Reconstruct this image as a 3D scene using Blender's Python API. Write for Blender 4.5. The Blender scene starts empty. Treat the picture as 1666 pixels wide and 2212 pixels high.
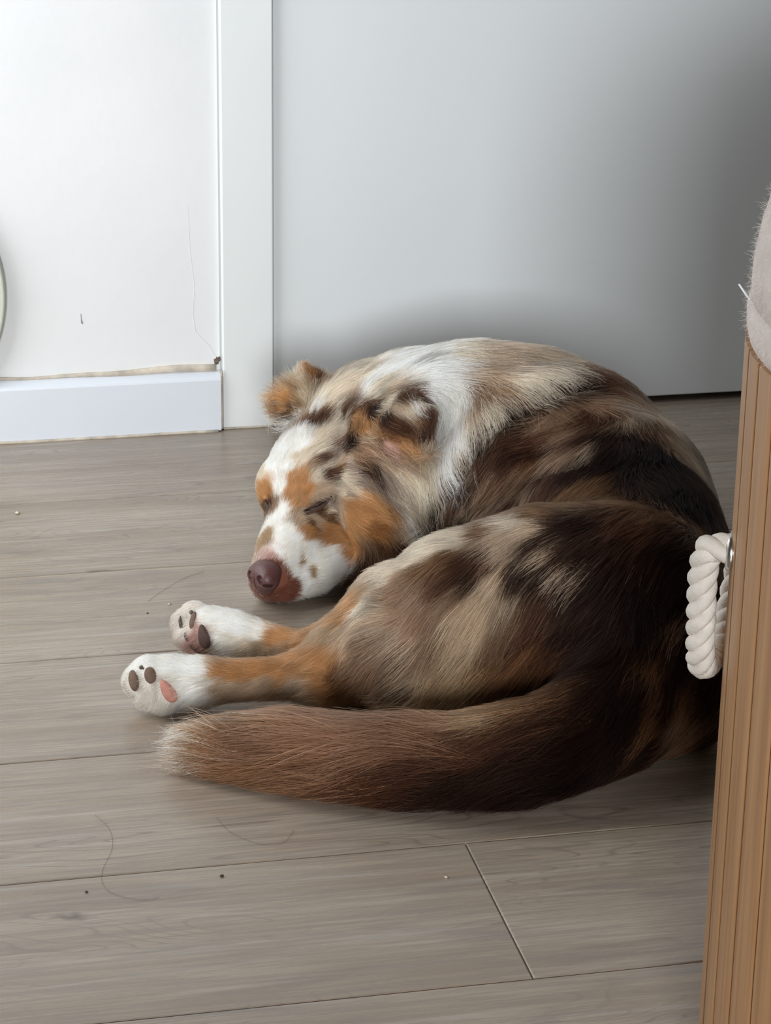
import bpy, bmesh, math, random
import numpy as np
from mathutils import Vector, Matrix, kdtree

scene = bpy.context.scene
COL = scene.collection
random.seed(7)
rng = np.random.default_rng(11)

# ------------------------------------------------------------------ camera
# metres; X runs along the floor planks, Y towards the wall with the door, Z up
F_PX, PITCH, ROLL, YAW, CAM_Z = 5383.68, 0.363742, 0.0144876, 0.2147185, 0.8828
cam = bpy.data.cameras.new('camera'); cam_o = bpy.data.objects.new('camera', cam); COL.objects.link(cam_o)
fwd = Vector((math.sin(YAW) * math.cos(PITCH), math.cos(YAW) * math.cos(PITCH), -math.sin(PITCH)))
rt0 = Vector((math.cos(YAW), -math.sin(YAW), 0)); up0 = rt0.cross(fwd)
rt = rt0 * math.cos(ROLL) + up0 * math.sin(ROLL); up = -rt0 * math.sin(ROLL) + up0 * math.cos(ROLL)
cam_o.matrix_world = Matrix(((rt.x, up.x, -fwd.x, 0), (rt.y, up.y, -fwd.y, 0), (rt.z, up.z, -fwd.z, CAM_Z), (0, 0, 0, 1)))
cam.sensor_fit = 'VERTICAL'; cam.sensor_height = 24.0; cam.lens = 24.0 * F_PX / 2212.0
cam.clip_start = 0.05; cam.clip_end = 60
scene.camera = cam_o

# ------------------------------------------------------------------ light and exposure
scene.view_settings.view_transform = 'Standard'; scene.view_settings.look = 'None'
scene.view_settings.gamma = 1.0; scene.view_settings.use_curve_mapping = False
scene.view_settings.exposure = 0.0
scene.cycles.max_bounces = 20; scene.cycles.diffuse_bounces = 6; scene.cycles.glossy_bounces = 8; scene.cycles.transmission_bounces = 16
world = bpy.data.worlds.new('room_ambient'); scene.world = world; world.use_nodes = True
bg = world.node_tree.nodes['Background']; bg.inputs[0].default_value = (1.0, 0.93, 0.86, 1); bg.inputs[1].default_value = 0.003
def area(name, loc, target, sx, sy, power, col):
    l = bpy.data.lights.new(name, 'AREA'); l.shape = 'RECTANGLE'; l.size = sx; l.size_y = sy
    l.energy = power; l.color = col
    o = bpy.data.objects.new(name, l); COL.objects.link(o); o.location = loc
    o.rotation_euler = (Vector(target) - Vector(loc)).to_track_quat('-Z', 'Y').to_euler()
    return o
area('window_daylight', (-0.38, -2.2, 1.22), (0.5, 2.3, 0.3), 0.7, 0.65, 118, (0.945, 0.975, 1.0))
area('side_window_daylight', (-0.50, 2.08, 0.85), (0.5, 2.2, 0.4), 0.7, 1.4, 14, (0.945, 0.975, 1.0))

# ------------------------------------------------------------------ helpers
def link(name, mesh, mat=None, parent=None):
    o = bpy.data.objects.new(name, mesh); COL.objects.link(o)
    if mat and not mesh.materials: mesh.materials.append(mat)
    if parent: o.parent = parent
    return o
def bm_obj(name, bm, mat, parent=None, smooth=False):
    me = bpy.data.meshes.new(name); bm.to_mesh(me); bm.free()
    if smooth:
        for p in me.polygons: p.use_smooth = True
    return link(name, me, mat, parent)
def add_box(bm, x0, y0, z0, x1, y1, z1):
    v = [bm.verts.new(p) for p in ((x0,y0,z0),(x1,y0,z0),(x1,y1,z0),(x0,y1,z0),(x0,y0,z1),(x1,y0,z1),(x1,y1,z1),(x0,y1,z1))]
    for f in ((0,3,2,1),(4,5,6,7),(0,1,5,4),(1,2,6,5),(2,3,7,6),(3,0,4,7)): bm.faces.new([v[i] for i in f])
    return v
def box_obj(name, x0, y0, z0, x1, y1, z1, mat, parent=None, bevel=0.0, seg=2):
    bm = bmesh.new(); add_box(bm, x0, y0, z0, x1, y1, z1)
    if bevel: bmesh.ops.bevel(bm, geom=bm.edges[:], offset=bevel, segments=seg, profile=0.5, affect='EDGES')
    return bm_obj(name, bm, mat, parent)
def tag(o, label=None, cat=None, group=None, kind=None):
    for k, v in (('label', label), ('category', cat), ('group', group), ('kind', kind)):
        if v: o[k] = v
    return o
def tube_bm(bm, pts, radii, n=10, cap=True):
    rings = []
    prev = None
    P = [Vector(p) for p in pts]
    for i, p in enumerate(P):
        t = (P[min(i + 1, len(P) - 1)] - P[max(i - 1, 0)]).normalized()
        if prev is None:
            a = Vector((0, 0, 1)) if abs(t.z) < 0.9 else Vector((1, 0, 0))
            u = t.cross(a).normalized()
        else:
            u = (prev - t * prev.dot(t)).normalized()
        prev = u; w = t.cross(u); r = radii[i] if hasattr(radii, '__len__') else radii
        rings.append([bm.verts.new(p + (u * math.cos(2*math.pi*k/n) + w * math.sin(2*math.pi*k/n)) * r) for k in range(n)])
    for a, b in zip(rings, rings[1:]):
        for k in range(n): bm.faces.new((a[k], a[(k+1) % n], b[(k+1) % n], b[k]))
    if cap:
        bm.faces.new(rings[0][::-1]); bm.faces.new(rings[-1])
def lathe_bm(profile, n=96, centre=(0, 0, 0)):
    bm = bmesh.new(); rings = []
    for r, z in profile:
        if r < 1e-6: rings.append([bm.verts.new((centre[0], centre[1], centre[2] + z))])
        else: rings.append([bm.verts.new((centre[0] + r*math.cos(2*math.pi*k/n), centre[1] + r*math.sin(2*math.pi*k/n), centre[2] + z)) for k in range(n)])
    for a, b in zip(rings, rings[1:]):
        for k in range(n):
            k2 = (k+1) % n
            if len(a) == 1 and len(b) == 1: continue
            if len(a) == 1: bm.faces.new((a[0], b[k], b[k2]))
            elif len(b) == 1: bm.faces.new((a[k], b[0], a[k2]))
            else: bm.faces.new((a[k], b[k], b[k2], a[k2]))
    bmesh.ops.recalc_face_normals(bm, faces=bm.faces[:])
    return bm

# ------------------------------------------------------------------ materials
def new_mat(name):
    m = bpy.data.materials.new(name); m.use_nodes = True
    nt = m.node_tree; b = nt.nodes['Principled BSDF']
    return m, nt, b
def N(nt, typ, **kw):
    n = nt.nodes.new(typ)
    for k, v in kw.items():
        if k in n.inputs: n.inputs[k].default_value = v
        else: setattr(n, k, v)
    return n
def ramp(nt, src, stops):
    r = nt.nodes.new('ShaderNodeValToRGB'); nt.links.new(src, r.inputs[0])
    e = r.color_ramp.elements
    while len(e) < len(stops): e.new(0.5)
    for i, (p, c) in enumerate(stops):
        e[i].position = p; e[i].color = (c[0], c[1], c[2], 1)
    return r
def simple(name, col, rough=0.5, spec=0.5, noise=0.0, nscale=40, bump=0.0, bscale=200, metal=0.0):
    m, nt, b = new_mat(name)
    b.inputs['Base Color'].default_value = (*col, 1); b.inputs['Roughness'].default_value = rough
    b.inputs['Specular IOR Level'].default_value = spec; b.inputs['Metallic'].default_value = metal
    tc = N(nt, 'ShaderNodeTexCoord')
    if noise:
        n = N(nt, 'ShaderNodeTexNoise', Scale=nscale, Detail=5.0); nt.links.new(tc.outputs['Object'], n.inputs['Vector'])
        r = ramp(nt, n.outputs['Fac'], [(0.3, [c*(1-noise) for c in col]), (0.7, [min(1, c*(1+noise)) for c in col])])
        nt.links.new(r.outputs[0], b.inputs['Base Color'])
    if bump:
        n2 = N(nt, 'ShaderNodeTexNoise', Scale=bscale, Detail=3.0); nt.links.new(tc.outputs['Object'], n2.inputs['Vector'])
        bp = N(nt, 'ShaderNodeBump', Strength=bump, Distance=0.001); nt.links.new(n2.outputs['Fac'], bp.inputs['Height'])
        nt.links.new(bp.outputs[0], b.inputs['Normal'])
    return m

def mat_floor():
    m, nt, b = new_mat('oak_laminate')
    tc = N(nt, 'ShaderNodeTexCoord'); oi = N(nt, 'ShaderNodeObjectInfo')
    off = N(nt, 'ShaderNodeVectorMath', operation='SCALE'); off.inputs[0].default_value = (37.0, 11.0, 53.0)
    nt.links.new(oi.outputs['Random'], off.inputs['Scale'])
    add = N(nt, 'ShaderNodeVectorMath', operation='ADD'); nt.links.new(tc.outputs['Object'], add.inputs[0]); nt.links.new(off.outputs[0], add.inputs[1])
    def noise(sx, sy, scale, detail, dist=0.0, rough=0.55):
        mp = N(nt, 'ShaderNodeMapping'); mp.inputs['Scale'].default_value = (sx, sy, 1); nt.links.new(add.outputs[0], mp.inputs['Vector'])
        n = N(nt, 'ShaderNodeTexNoise', Scale=scale, Detail=detail, Distortion=dist, Roughness=rough); nt.links.new(mp.outputs[0], n.inputs['Vector'])
        return n.outputs['Fac']
    def mix(a, bcol, fac, mode='MIX'):
        x = N(nt, 'ShaderNodeMix', data_type='RGBA', blend_type=mode)
        for s, v in ((x.inputs[0], fac), (x.inputs[6], a), (x.inputs[7], bcol)):
            if hasattr(v, 'links'): nt.links.new(v, s)
            else: s.default_value = v if not isinstance(v, tuple) else (*v, 1)
        return x.outputs[2]
    broad = noise(1.2, 9.0, 2.2, 4.0, 0.6)
    base = ramp(nt, broad, [(0.30, (0.285, 0.218, 0.160)), (0.5, (0.365, 0.295, 0.226)), (0.72, (0.43, 0.362, 0.290))]).outputs[0]
    # growth rings: long cathedral arches
    warp = noise(1.6, 10.0, 1.5, 2.0, 0.4)
    mul = N(nt, 'ShaderNodeMath', operation='MULTIPLY'); mul.inputs[1].default_value = 30.0; nt.links.new(warp, mul.inputs[0])
    fr = N(nt, 'ShaderNodeMath', operation='FRACT'); nt.links.new(mul.outputs[0], fr.inputs[0])
    ring = ramp(nt, fr.outputs[0], [(0.0, (1, 1, 1)), (0.10, (0.0, 0.0, 0.0)), (0.85, (0.1, 0.1, 0.1)), (1.0, (1, 1, 1))]).outputs[0]
    patch = ramp(nt, noise(0.9, 5.0, 2.6, 2.0), [(0.43, (0, 0, 0)), (0.60, (0.75, 0.75, 0.75))]).outputs[0]
    rmask = N(nt, 'ShaderNodeMath', operation='MULTIPLY'); nt.links.new(ring, rmask.inputs[0]); nt.links.new(patch, rmask.inputs[1])
    c1 = mix(base, (0.165, 0.128, 0.098), rmask.outputs[0])
    # fine pores
    fine = noise(3.5, 120.0, 3.0, 5.0, 0.2, 0.7)
    fm = ramp(nt, fine, [(0.42, (0.6, 0.6, 0.6)), (0.60, (0, 0, 0))]).outputs[0]
    c2 = mix(c1, (0.225, 0.188, 0.158), fm)
    pale = ramp(nt, noise(2.2, 40.0, 3.0, 4.0, 0.3), [(0.55, (0, 0, 0)), (0.75, (0.45, 0.45, 0.45))]).outputs[0]
    c3 = mix(c2, (0.47, 0.435, 0.39), pale)
    # grey smudges and small knots
    grey = ramp(nt, noise(2.0, 11.0, 3.2, 4.0, 0.8), [(0.57, (0, 0, 0)), (0.72, (0.55, 0.55, 0.55))]).outputs[0]
    c4 = mix(c3, (0.20, 0.178, 0.158), grey)
    mpv = N(nt, 'ShaderNodeMapping'); mpv.inputs['Scale'].default_value = (5.0, 17.0, 1)
    kd_ = N(nt, 'ShaderNodeTexNoise', Scale=26.0, Detail=3.0); nt.links.new(add.outputs[0], kd_.inputs['Vector'])
    kv = N(nt, 'ShaderNodeVectorMath', operation='SCALE'); kv.inputs['Scale'].default_value = 0.035; nt.links.new(kd_.outputs['Color'], kv.inputs[0])
    ka = N(nt, 'ShaderNodeVectorMath', operation='ADD'); nt.links.new(add.outputs[0], ka.inputs[0]); nt.links.new(kv.outputs[0], ka.inputs[1]); nt.links.new(ka.outputs[0], mpv.inputs['Vector'])
    vor = N(nt, 'ShaderNodeTexVoronoi', Scale=1.0); nt.links.new(mpv.outputs[0], vor.inputs['Vector'])
    kn = ramp(nt, vor.outputs['Distance'], [(0.02, (0.8, 0.8, 0.8)), (0.085, (0, 0, 0))]).outputs[0]
    c5 = mix(c4, (0.10, 0.08, 0.065), kn)
    nt.links.new(c5, b.inputs['Base Color'])
    rr = N(nt, 'ShaderNodeMath', operation='MULTIPLY_ADD'); rr.inputs[1].default_value = 0.16; rr.inputs[2].default_value = 0.19
    nt.links.new(fine, rr.inputs[0]); nt.links.new(rr.outputs[0], b.inputs['Roughness'])
    b.inputs['Specular IOR Level'].default_value = 0.5
    bp = N(nt, 'ShaderNodeBump', Strength=0.10, Distance=0.0006); nt.links.new(fine, bp.inputs['Height']); nt.links.new(bp.outputs[0], b.inputs['Normal'])
    return m
M_FLOOR = mat_floor()
M_JOINT = simple('dark_joint_board', (0.075, 0.058, 0.045), 0.8, 0.2)  # dark board under the planks, seen in the joints
def mat_plaster():
    m, nt, b = new_mat('white_plaster')
    tc = N(nt, 'ShaderNodeTexCoord')
    n = N(nt, 'ShaderNodeTexNoise', Scale=90.0, Detail=4.0); nt.links.new(tc.outputs['Object'], n.inputs['Vector'])
    n2 = N(nt, 'ShaderNodeTexNoise', Scale=6.0, Detail=3.0); nt.links.new(tc.outputs['Object'], n2.inputs['Vector'])
    r = ramp(nt, n2.outputs['Fac'], [(0.3, (0.83, 0.845, 0.85)), (0.7, (0.89, 0.90, 0.905))])
    nt.links.new(r.outputs[0], b.inputs['Base Color']); b.inputs['Roughness'].default_value = 0.75; b.inputs['Specular IOR Level'].default_value = 0.25
    bp = N(nt, 'ShaderNodeBump', Strength=0.18, Distance=0.0015); nt.links.new(n.outputs['Fac'], bp.inputs['Height']); nt.links.new(bp.outputs[0], b.inputs['Normal'])
    return m
M_PLASTER = mat_plaster()
M_TRIM = simple('white_lacquer_trim', (0.85, 0.88, 0.875), 0.45, 0.4, 0.015, 8)
M_DOOR = simple('white_lacquer_door', (0.80, 0.835, 0.845), 0.42, 0.4, 0.01, 5, 0.02, 300)
M_BASE = simple('white_lacquer_baseboard', (0.76, 0.80, 0.86), 0.4, 0.4, 0.015, 8)
M_DIRT = simple('dusty_caulk', (0.58, 0.515, 0.43), 0.9, 0.1, 0.28, 45, 0.5, 500)
M_DARK = simple('gap_shade', (0.02, 0.017, 0.015), 0.9, 0.1)

# ------------------------------------------------------------------ floor: every plank a piece
WALL_Y = 2.543
PL_W = 0.192
floor = box_obj('floor', -2.2, -1.2, -0.02, 2.6, 2.75, -0.0035, M_JOINT); tag(floor, kind='structure')
joint0 = 1.3914                                   # long joint nearest the camera in view
PL_L = 1.285
def plank_mesh(length):
    bm = bmesh.new(); g = 0.00045; e = 0.0009
    x0, x1, y0, y1 = g, length - g, g, PL_W - g
    def ring(i, z): return [bm.verts.new(p) for p in ((x0+i, y0+i, z), (x1-i, y0+i, z), (x1-i, y1-i, z), (x0+i, y1-i, z))]
    a, b_, c = ring(0, -0.003), ring(0, -e*0.7), ring(e, 0.0)
    for r1, r2 in ((a, b_), (b_, c)):
        for k in range(4): bm.faces.new((r1[k], r1[(k+1) % 4], r2[(k+1) % 4], r2[k]))
    bm.faces.new(c)
    me = bpy.data.meshes.new('plank'); bm.to_mesh(me); bm.free(); me.materials.append(M_FLOOR); return me
full_plank = plank_mesh(PL_L)
end_joint = {0: 0.4093, 1: -0.28, 2: 1.21, 3: -0.05, 4: -0.55, 5: 1.05, -1: -0.15}   # X of one butt joint in each row (k rows from joint0)
for k in range(-10, 6):
    ex = end_joint.get(k, ((k * 0.47) % 1.0) - 0.6)
    x = ex - PL_L * 2
    for i in range(4):
        xa = x + PL_L * i
        if xa > 2.5 or xa + PL_L < -2.1: continue
        o = link('plank', full_plank, None, floor); o.location = (xa, joint0 + PL_W * k, 0)
strip_mesh = None
bm = bmesh.new(); add_box(bm, 0, 0.0009, -0.003, 2.3, 0.11, -0.0004)
strip = bm_obj('plank', bm, M_FLOOR, floor); strip.location = (0.4, WALL_Y, 0)    # last narrow strip running under the door

# ------------------------------------------------------------------ wall, baseboard, casing, door
bm = bmesh.new()
add_box(bm, -2.0, 2.549, -0.02, 0.3705, 2.66, 2.5)
wall = bm_obj('wall_back', bm, M_PLASTER); tag(wall, kind='structure')
box_obj('wall_panel', 1.42, 2.549, -0.02, 2.6, 2.66, 2.5, M_PLASTER, wall)
box_obj('wall_lintel', 0.3705, 2.549, 2.08, 1.42, 2.66, 2.5, M_PLASTER, wall)
# baseboard with a chamfered top and a cut end
bm = bmesh.new()
prof = [(2.5490, 0.0015), (2.5365, 0.0015), (2.5362, 0.003), (2.5362, 0.0585), (2.5368, 0.0608), (2.5385, 0.0622), (2.5482, 0.0668), (2.5490, 0.0668)]
for xa, xb in ((-2.0, 0.3697),):
    A = [bm.verts.new((xa, y, z)) for y, z in prof]; B = [bm.verts.new((xb, y, z)) for y, z in prof]
    n = len(prof)
    for i in range(n - 1): bm.faces.new((A[i], A[i+1], B[i+1], B[i]))
    bm.faces.new(A[::-1]); bm.faces.new(B)
bmesh.ops.recalc_face_normals(bm, faces=bm.faces[:])
base = bm_obj('baseboard_back', bm, M_BASE); tag(base, kind='structure')
# grimy sealant bead: along the top of the baseboard, along the floor, and down the baseboard's end
def bead(name, pts, rad, parent):
    bm = bmesh.new(); tube_bm(bm, pts, rad, 8); return bm_obj(name, bm, M_DIRT, parent, True)
xs = np.linspace(-0.6, 0.366, 60)
wob = 0.0010*np.sin(xs*23) + 0.0008*np.sin(xs*61+1)
bead('sealant', [(x, 2.5478, 0.0690 + w) for x, w in zip(xs, wob)], [0.0030 + 0.0012*math.sin(x*17+2) for x in xs], base)
bead('sealant', [(x, 2.5358, 0.0010 + 0.2*w) for x, w in zip(xs, wob)], [0.0017]*60, base)
bead('sealant', [(0.3711, 2.5405, 0.002 + t*0.066) for t in np.linspace(0, 1, 20)], [0.0014]*20, base)
# chipped corner hole where the baseboard, wall and casing meet
bm = bmesh.new(); bmesh.ops.create_icosphere(bm, subdivisions=3, radius=1)
for v in bm.verts:
    r = 1 + 0.22*math.sin(v.co.x*5+v.co.z*7) ; v.co = Vector((v.co.x*0.0032*r, v.co.y*0.0016, v.co.z*0.0050*r))
hole = bm_obj('chipped_hole', bm, simple('chipped_plaster', (0.16, 0.125, 0.10), 0.95, 0.1, 0.4, 300), wall, True)
hole.location = (0.3672, 2.5488, 0.0765); hole.rotation_euler = (0, 0.5, 0)
bm = bmesh.new()
pts = [(0.3655, 2.5489, 0.083), (0.362, 2.5489, 0.0885), (0.3585, 2.5489, 0.0955), (0.353, 2.5489, 0.1005), (0.3445, 2.5489, 0.111), (0.3420, 2.5489, 0.13), (0.3440, 2.5489, 0.16), (0.340, 2.5489, 0.20), (0.338, 2.5489, 0.25)]
tube_bm(bm, pts, [0.0004, 0.0004, 0.0003, 0.0003, 0.0003, 0.00022, 0.0002, 0.00016, 0.0001], 6)
bm_obj('hairline_crack', bm, simple('crack_grey', (0.74, 0.745, 0.74), 0.9, 0.1), wall)
bm = bmesh.new()
tube_bm(bm, [(0.2226, 2.5489, 0.136), (0.2229, 2.5489, 0.130), (0.2234, 2.5489, 0.1262), (0.2238, 2.5489, 0.1252)], [0.0003, 0.0005, 0.0011, 0.0006], 8)
bm_obj('scuff_mark', bm, simple('scuff_grey', (0.33, 0.34, 0.34), 0.8, 0.2), wall)
# casing round the door
casing = box_obj('trim_1', 0.3728, 2.5425, 0.0012, 0.4282, 2.575, 2.10, M_TRIM, None, 0.0016); tag(casing, kind='structure')
bead('sealant', [(x, 2.5424, 0.0012) for x in np.linspace(0.373, 0.4278, 14)], [0.0013]*14, casing)
box_obj('jamb_strip', 0.3698, 2.5495, 0.0012, 0.3730, 2.575, 2.10, simple('sealant_grey', (0.52, 0.55, 0.53), 0.6, 0.3), casing)
box_obj('casing_right', 1.302, 2.5425, 0.0012, 1.3575, 2.575, 2.10, M_TRIM, casing, 0.0016)
box_obj('casing_head', 0.4282, 2.5425, 2.045, 1.302, 2.575, 2.10, M_TRIM, casing, 0.0016)
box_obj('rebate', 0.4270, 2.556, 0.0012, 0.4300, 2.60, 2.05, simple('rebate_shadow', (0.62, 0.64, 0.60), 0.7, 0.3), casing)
door = box_obj('door_1', 0.4296, 2.5505, 0.0085, 1.3005, 2.589, 2.043, M_DOOR, None, 0.0015); tag(door, kind='structure')
box_obj('door_gap_shade', 0.43, 2.64, -0.001, 1.30, 2.65, 2.05, M_DARK, wall)  # near-black sheet standing in for the shade behind and under the door
bm = bmesh.new(); tube_bm(bm, [(1.235, 2.550, 1.02), (1.235, 2.510, 1.02), (1.225, 2.497, 1.02), (1.115, 2.497, 1.02)], 0.009, 14)
bm_obj('door_handle', bm, simple('brushed_steel', (0.55, 0.55, 0.55), 0.3, 0.5, metal=1.0), door, True)
# side wall with the tall glazed opening that lets the daylight in
wl = bpy.data.objects.new('wall_left', None); COL.objects.link(wl); tag(wl, kind='structure')
box_obj('wall_panel', -0.70, 2.50, -0.02, -0.55, 2.549, 2.5, M_PLASTER, wl)
box_obj('wall_panel', -0.70, 1.05, -0.02, -0.55, 1.50, 2.5, M_PLASTER, wl)
box_obj('wall_panel', -0.70, 1.50, 2.08, -0.55, 2.50, 2.5, M_PLASTER, wl)

# round pale disc on the white wall
disc_prof = [(0, 0.018), (0.118, 0.018), (0.145, 0.0165), (0.1505, 0.0150)]
M_CREAM = simple('cream_plastic', (0.80, 0.82, 0.70), 0.4, 0.5)
M_RIM = simple('grey_green_rim', (0.42, 0.45, 0.38), 0.45, 0.4)
disc = bm_obj('round_wall_plate', lathe_bm(disc_prof, 128), M_CREAM, None, True)
disc.location = (-0.0085, 2.549, 0.1655); disc.rotation_euler = (math.pi/2, 0, 0)
tag(disc, 'cream round plate with a grey-green rim on the white wall', 'wall plate')
bm_obj('rim', lathe_bm([(0.1480, 0.0), (0.1515, 0.0), (0.1535, 0.006), (0.1530, 0.0135), (0.1512, 0.0163), (0.1490, 0.0160), (0.1480, 0.012), (0.1480, 0.0)], 128), M_RIM, disc, True)

# ------------------------------------------------------------------ bamboo stool with a fleece cushion
SX, SY, SR = 0.6732, 1.1667, 0.2150
def mat_bamboo():
    m, nt, b = new_mat('bamboo')
    tc = N(nt, 'ShaderNodeTexCoord'); oi = N(nt, 'ShaderNodeObjectInfo')
    off = N(nt, 'ShaderNodeVectorMath', operation='SCALE'); off.inputs[0].default_value = (13.0, 29.0, 41.0); nt.links.new(oi.outputs['Random'], off.inputs['Scale'])
    add = N(nt, 'ShaderNodeVectorMath', operation='ADD'); nt.links.new(tc.outputs['Object'], add.inputs[0]); nt.links.new(off.outputs[0], add.inputs[1])
    mp = N(nt, 'ShaderNodeMapping'); mp.inputs['Scale'].default_value = (160, 160, 3); nt.links.new(add.outputs[0], mp.inputs['Vector'])
    n = N(nt, 'ShaderNodeTexNoise', Scale=1.6, Detail=5.0, Distortion=0.3); nt.links.new(mp.outputs[0], n.inputs['Vector'])
    r = ramp(nt, n.outputs['Fac'], [(0.25, (0.27, 0.132, 0.054)), (0.5, (0.355, 0.188, 0.082)), (0.75, (0.425, 0.24, 0.112))])
    mp2 = N(nt, 'ShaderNodeMapping'); mp2.inputs['Scale'].default_value = (30, 30, 9); nt.links.new(add.outputs[0], mp2.inputs['Vector'])
    n2 = N(nt, 'ShaderNodeTexNoise', Scale=1.0, Detail=3.0); nt.links.new(mp2.outputs[0], n2.inputs['Vector'])
    st = ramp(nt, n2.outputs['Fac'], [(0.62, (0, 0, 0)), (0.78, (0.45, 0.45, 0.45))])
    x = N(nt, 'ShaderNodeMix', data_type='RGBA'); nt.links.new(st.outputs[0], x.inputs[0]); nt.links.new(r.outputs[0], x.inputs[6]); x.inputs[7].default_value = (0.25, 0.12, 0.055, 1)
    nt.links.new(x.outputs[2], b.inputs['Base Color']); b.inputs['Roughness'].default_value = 0.42
    b.inputs['Specular IOR Level'].default_value = 0.4
    bp = N(nt, 'ShaderNodeBump', Strength=0.15, Distance=0.0006); nt.links.new(n.outputs['Fac'], bp.inputs['Height']); nt.links.new(bp.outputs[0], b.inputs['Normal'])
    return m
M_BAMBOO = mat_bamboo()
stool = bpy.data.objects.new('bamboo_stool', None); COL.objects.link(stool); stool.location = (SX, SY, 0)
tag(stool, 'round bamboo-slat stool with a domed fleece top and white rope handle', 'stool')
bm = lathe_bm([(0, 0.004), (SR-0.0075, 0.004), (SR-0.0048, 0.006), (SR-0.0048, 0.481), (SR-0.012, 0.485), (0, 0.485)], 112)
bm_obj('body', bm, simple('bamboo_backing', (0.115, 0.050, 0.018), 0.8, 0.2), stool, True)
NS = 52
bm = bmesh.new()
wd = 2*math.pi*SR/NS; hw = wd/2 - 0.0011; th = 0.0052
sec = [(-hw, -th), (-hw, -0.0016), (-hw+0.0010, -0.0003), (-hw+0.0026, 0.0), (0, 0.0004), (hw-0.0026, 0.0), (hw-0.0010, -0.0003), (hw, -0.0016), (hw, -th)]
A = [bm.verts.new((t, -r_, 0.0)) for t, r_ in sec]; B = [bm.verts.new((t, -r_, 0.491)) for t, r_ in sec]
for i in range(len(sec)-1): bm.faces.new((A[i], A[i+1], B[i+1], B[i]))
bm.faces.new(A[::-1]); bm.faces.new(B); bmesh.ops.recalc_face_normals(bm, faces=bm.faces[:])
slat_me = bpy.data.meshes.new('slat'); bm.to_mesh(slat_me); bm.free(); slat_me.materials.append(M_BAMBOO)
PH0 = 2.987
for k in range(NS):
    ph = PH0 + 2*math.pi*k/NS
    o = link('slat', slat_me, None, stool)
    o.location = (SR*math.cos(ph), SR*math.sin(ph), 0); o.rotation_euler = (0, 0, ph + math.pi/2)
# cushion: lower side band, piped seam, domed top
M_FLEECE = simple('fleece', (0.66, 0.59, 0.55), 0.95, 0.1, 0.10, 60, 0.6, 350)
ZC = 0.489
cush_prof = [(0.0, -0.004), (SR-0.016, -0.004), (SR-0.006, -0.003), (SR-0.0015, 0.003), (SR+0.0002, 0.010), (SR+0.0004, 0.018), (SR-0.0006, 0.0225), (SR-0.0040, 0.0240),
             (SR-0.0010, 0.0260)]
cush_prof += [(SR-0.0006-0.18*(1-math.cos(t)), 0.026+0.18*math.sin(t)) for t in np.radians([6, 12, 18, 24, 30, 36, 43, 50, 58, 66, 74, 80])] + [(0.03, 0.217), (0.0, 0.218)]
cushion = bm_obj('cushion', lathe_bm(cush_prof, 160), M_FLEECE, stool, True); cushion.location = (0, 0, ZC)
M_ROPE = simple('cotton_rope', (0.66, 0.61, 0.55), 0.9, 0.1, 0.10, 120, 0.5, 700)
M_STEEL = simple('nickel_grommet', (0.62, 0.61, 0.58), 0.28, 0.5, metal=1.0)
# rope handle: a laid three-strand rope hung between two grommets
GA, GZ = 2.845, 0.3665                    # angle of the near grommet on the drum, height
GB = GA - 0.52                            # second grommet, further round
def drum(ph, r, z): return Vector((r*math.cos(ph), r*math.sin(ph), z))
handle = bpy.data.objects.new('rope_handle', None); COL.objects.link(handle); handle.parent = stool
path = []
p_in, p_in2 = drum(GA, SR-0.02, GZ+0.0), drum(GB, SR-0.02, GZ)
ctrl = [p_in, drum(GA, SR+0.006, GZ+0.002), drum(GA-0.012, SR+0.0125, GZ+0.000), drum(GA-0.03, SR+0.0150, GZ-0.016), drum(GA-0.05, SR+0.0145, GZ-0.045),
        drum(GA-0.10, SR+0.0130, GZ-0.078), drum((GA+GB)/2, SR+0.0115, GZ-0.0905), drum(GB+0.15, SR+0.0100, GZ-0.078), drum(GB+0.09, SR+0.0090, GZ-0.045), drum(GB+0.05, SR+0.0085, GZ-0.018), drum(GB+0.02, SR+0.0075, GZ-0.003), drum(GB, SR+0.004, GZ+0.001), p_in2]
def catmull(P, n):
    out = []
    for i in range(len(P)-1):
        p0, p1, p2, p3 = P[max(i-1, 0)], P[i], P[i+1], P[min(i+2, len(P)-1)]
        for k in range(n):
            t = k/n
            out.append(0.5*((2*p1) + (p2-p0)*t + (2*p0-5*p1+4*p2-p3)*t*t + (3*p1-p0-3*p2+p3)*t**3))
    out.append(P[-1]); return out
path = catmull(ctrl, 14)
cum = [0.0]
for a, b_ in zip(path, path[1:]): cum.append(cum[-1] + (b_-a).length)
frames = []; prev = None
for i, p in enumerate(path):
    t = (path[min(i+1, len(path)-1)] - path[max(i-1, 0)]).normalized()
    u = (t.cross(Vector((0.3, 0.2, 1))) if prev is None else prev - t*prev.dot(t)).normalized(); prev = u
    frames.append((u, t.cross(u)))
RR = 0.0042
for s in range(3):
    pts = []
    for p, c, (u, w) in zip(path, cum, frames):
        a = 2*math.pi*(s/3 + c/0.034)
        pts.append(p + (u*math.cos(a) + w*math.sin(a))*RR)
    bm = bmesh.new(); tube_bm(bm, pts, 0.0047, 12)
    # yarn ridges along each strand
    bm_obj('strand', bm, M_ROPE, handle, True)
for ph in (GA, GB):
    bm = lathe_bm([(0.0062, -0.002), (0.0062, 0.002), (0.0072, 0.0030), (0.0090, 0.0030), (0.0104, 0.0018), (0.0108, 0.0), (0.0104, -0.001)], 40)
    g = bm_obj('grommet', bm, M_STEEL, stool, True)
    g.location = drum(ph, SR+0.0006, GZ); g.rotation_euler = (0, math.pi/2, ph)
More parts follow.
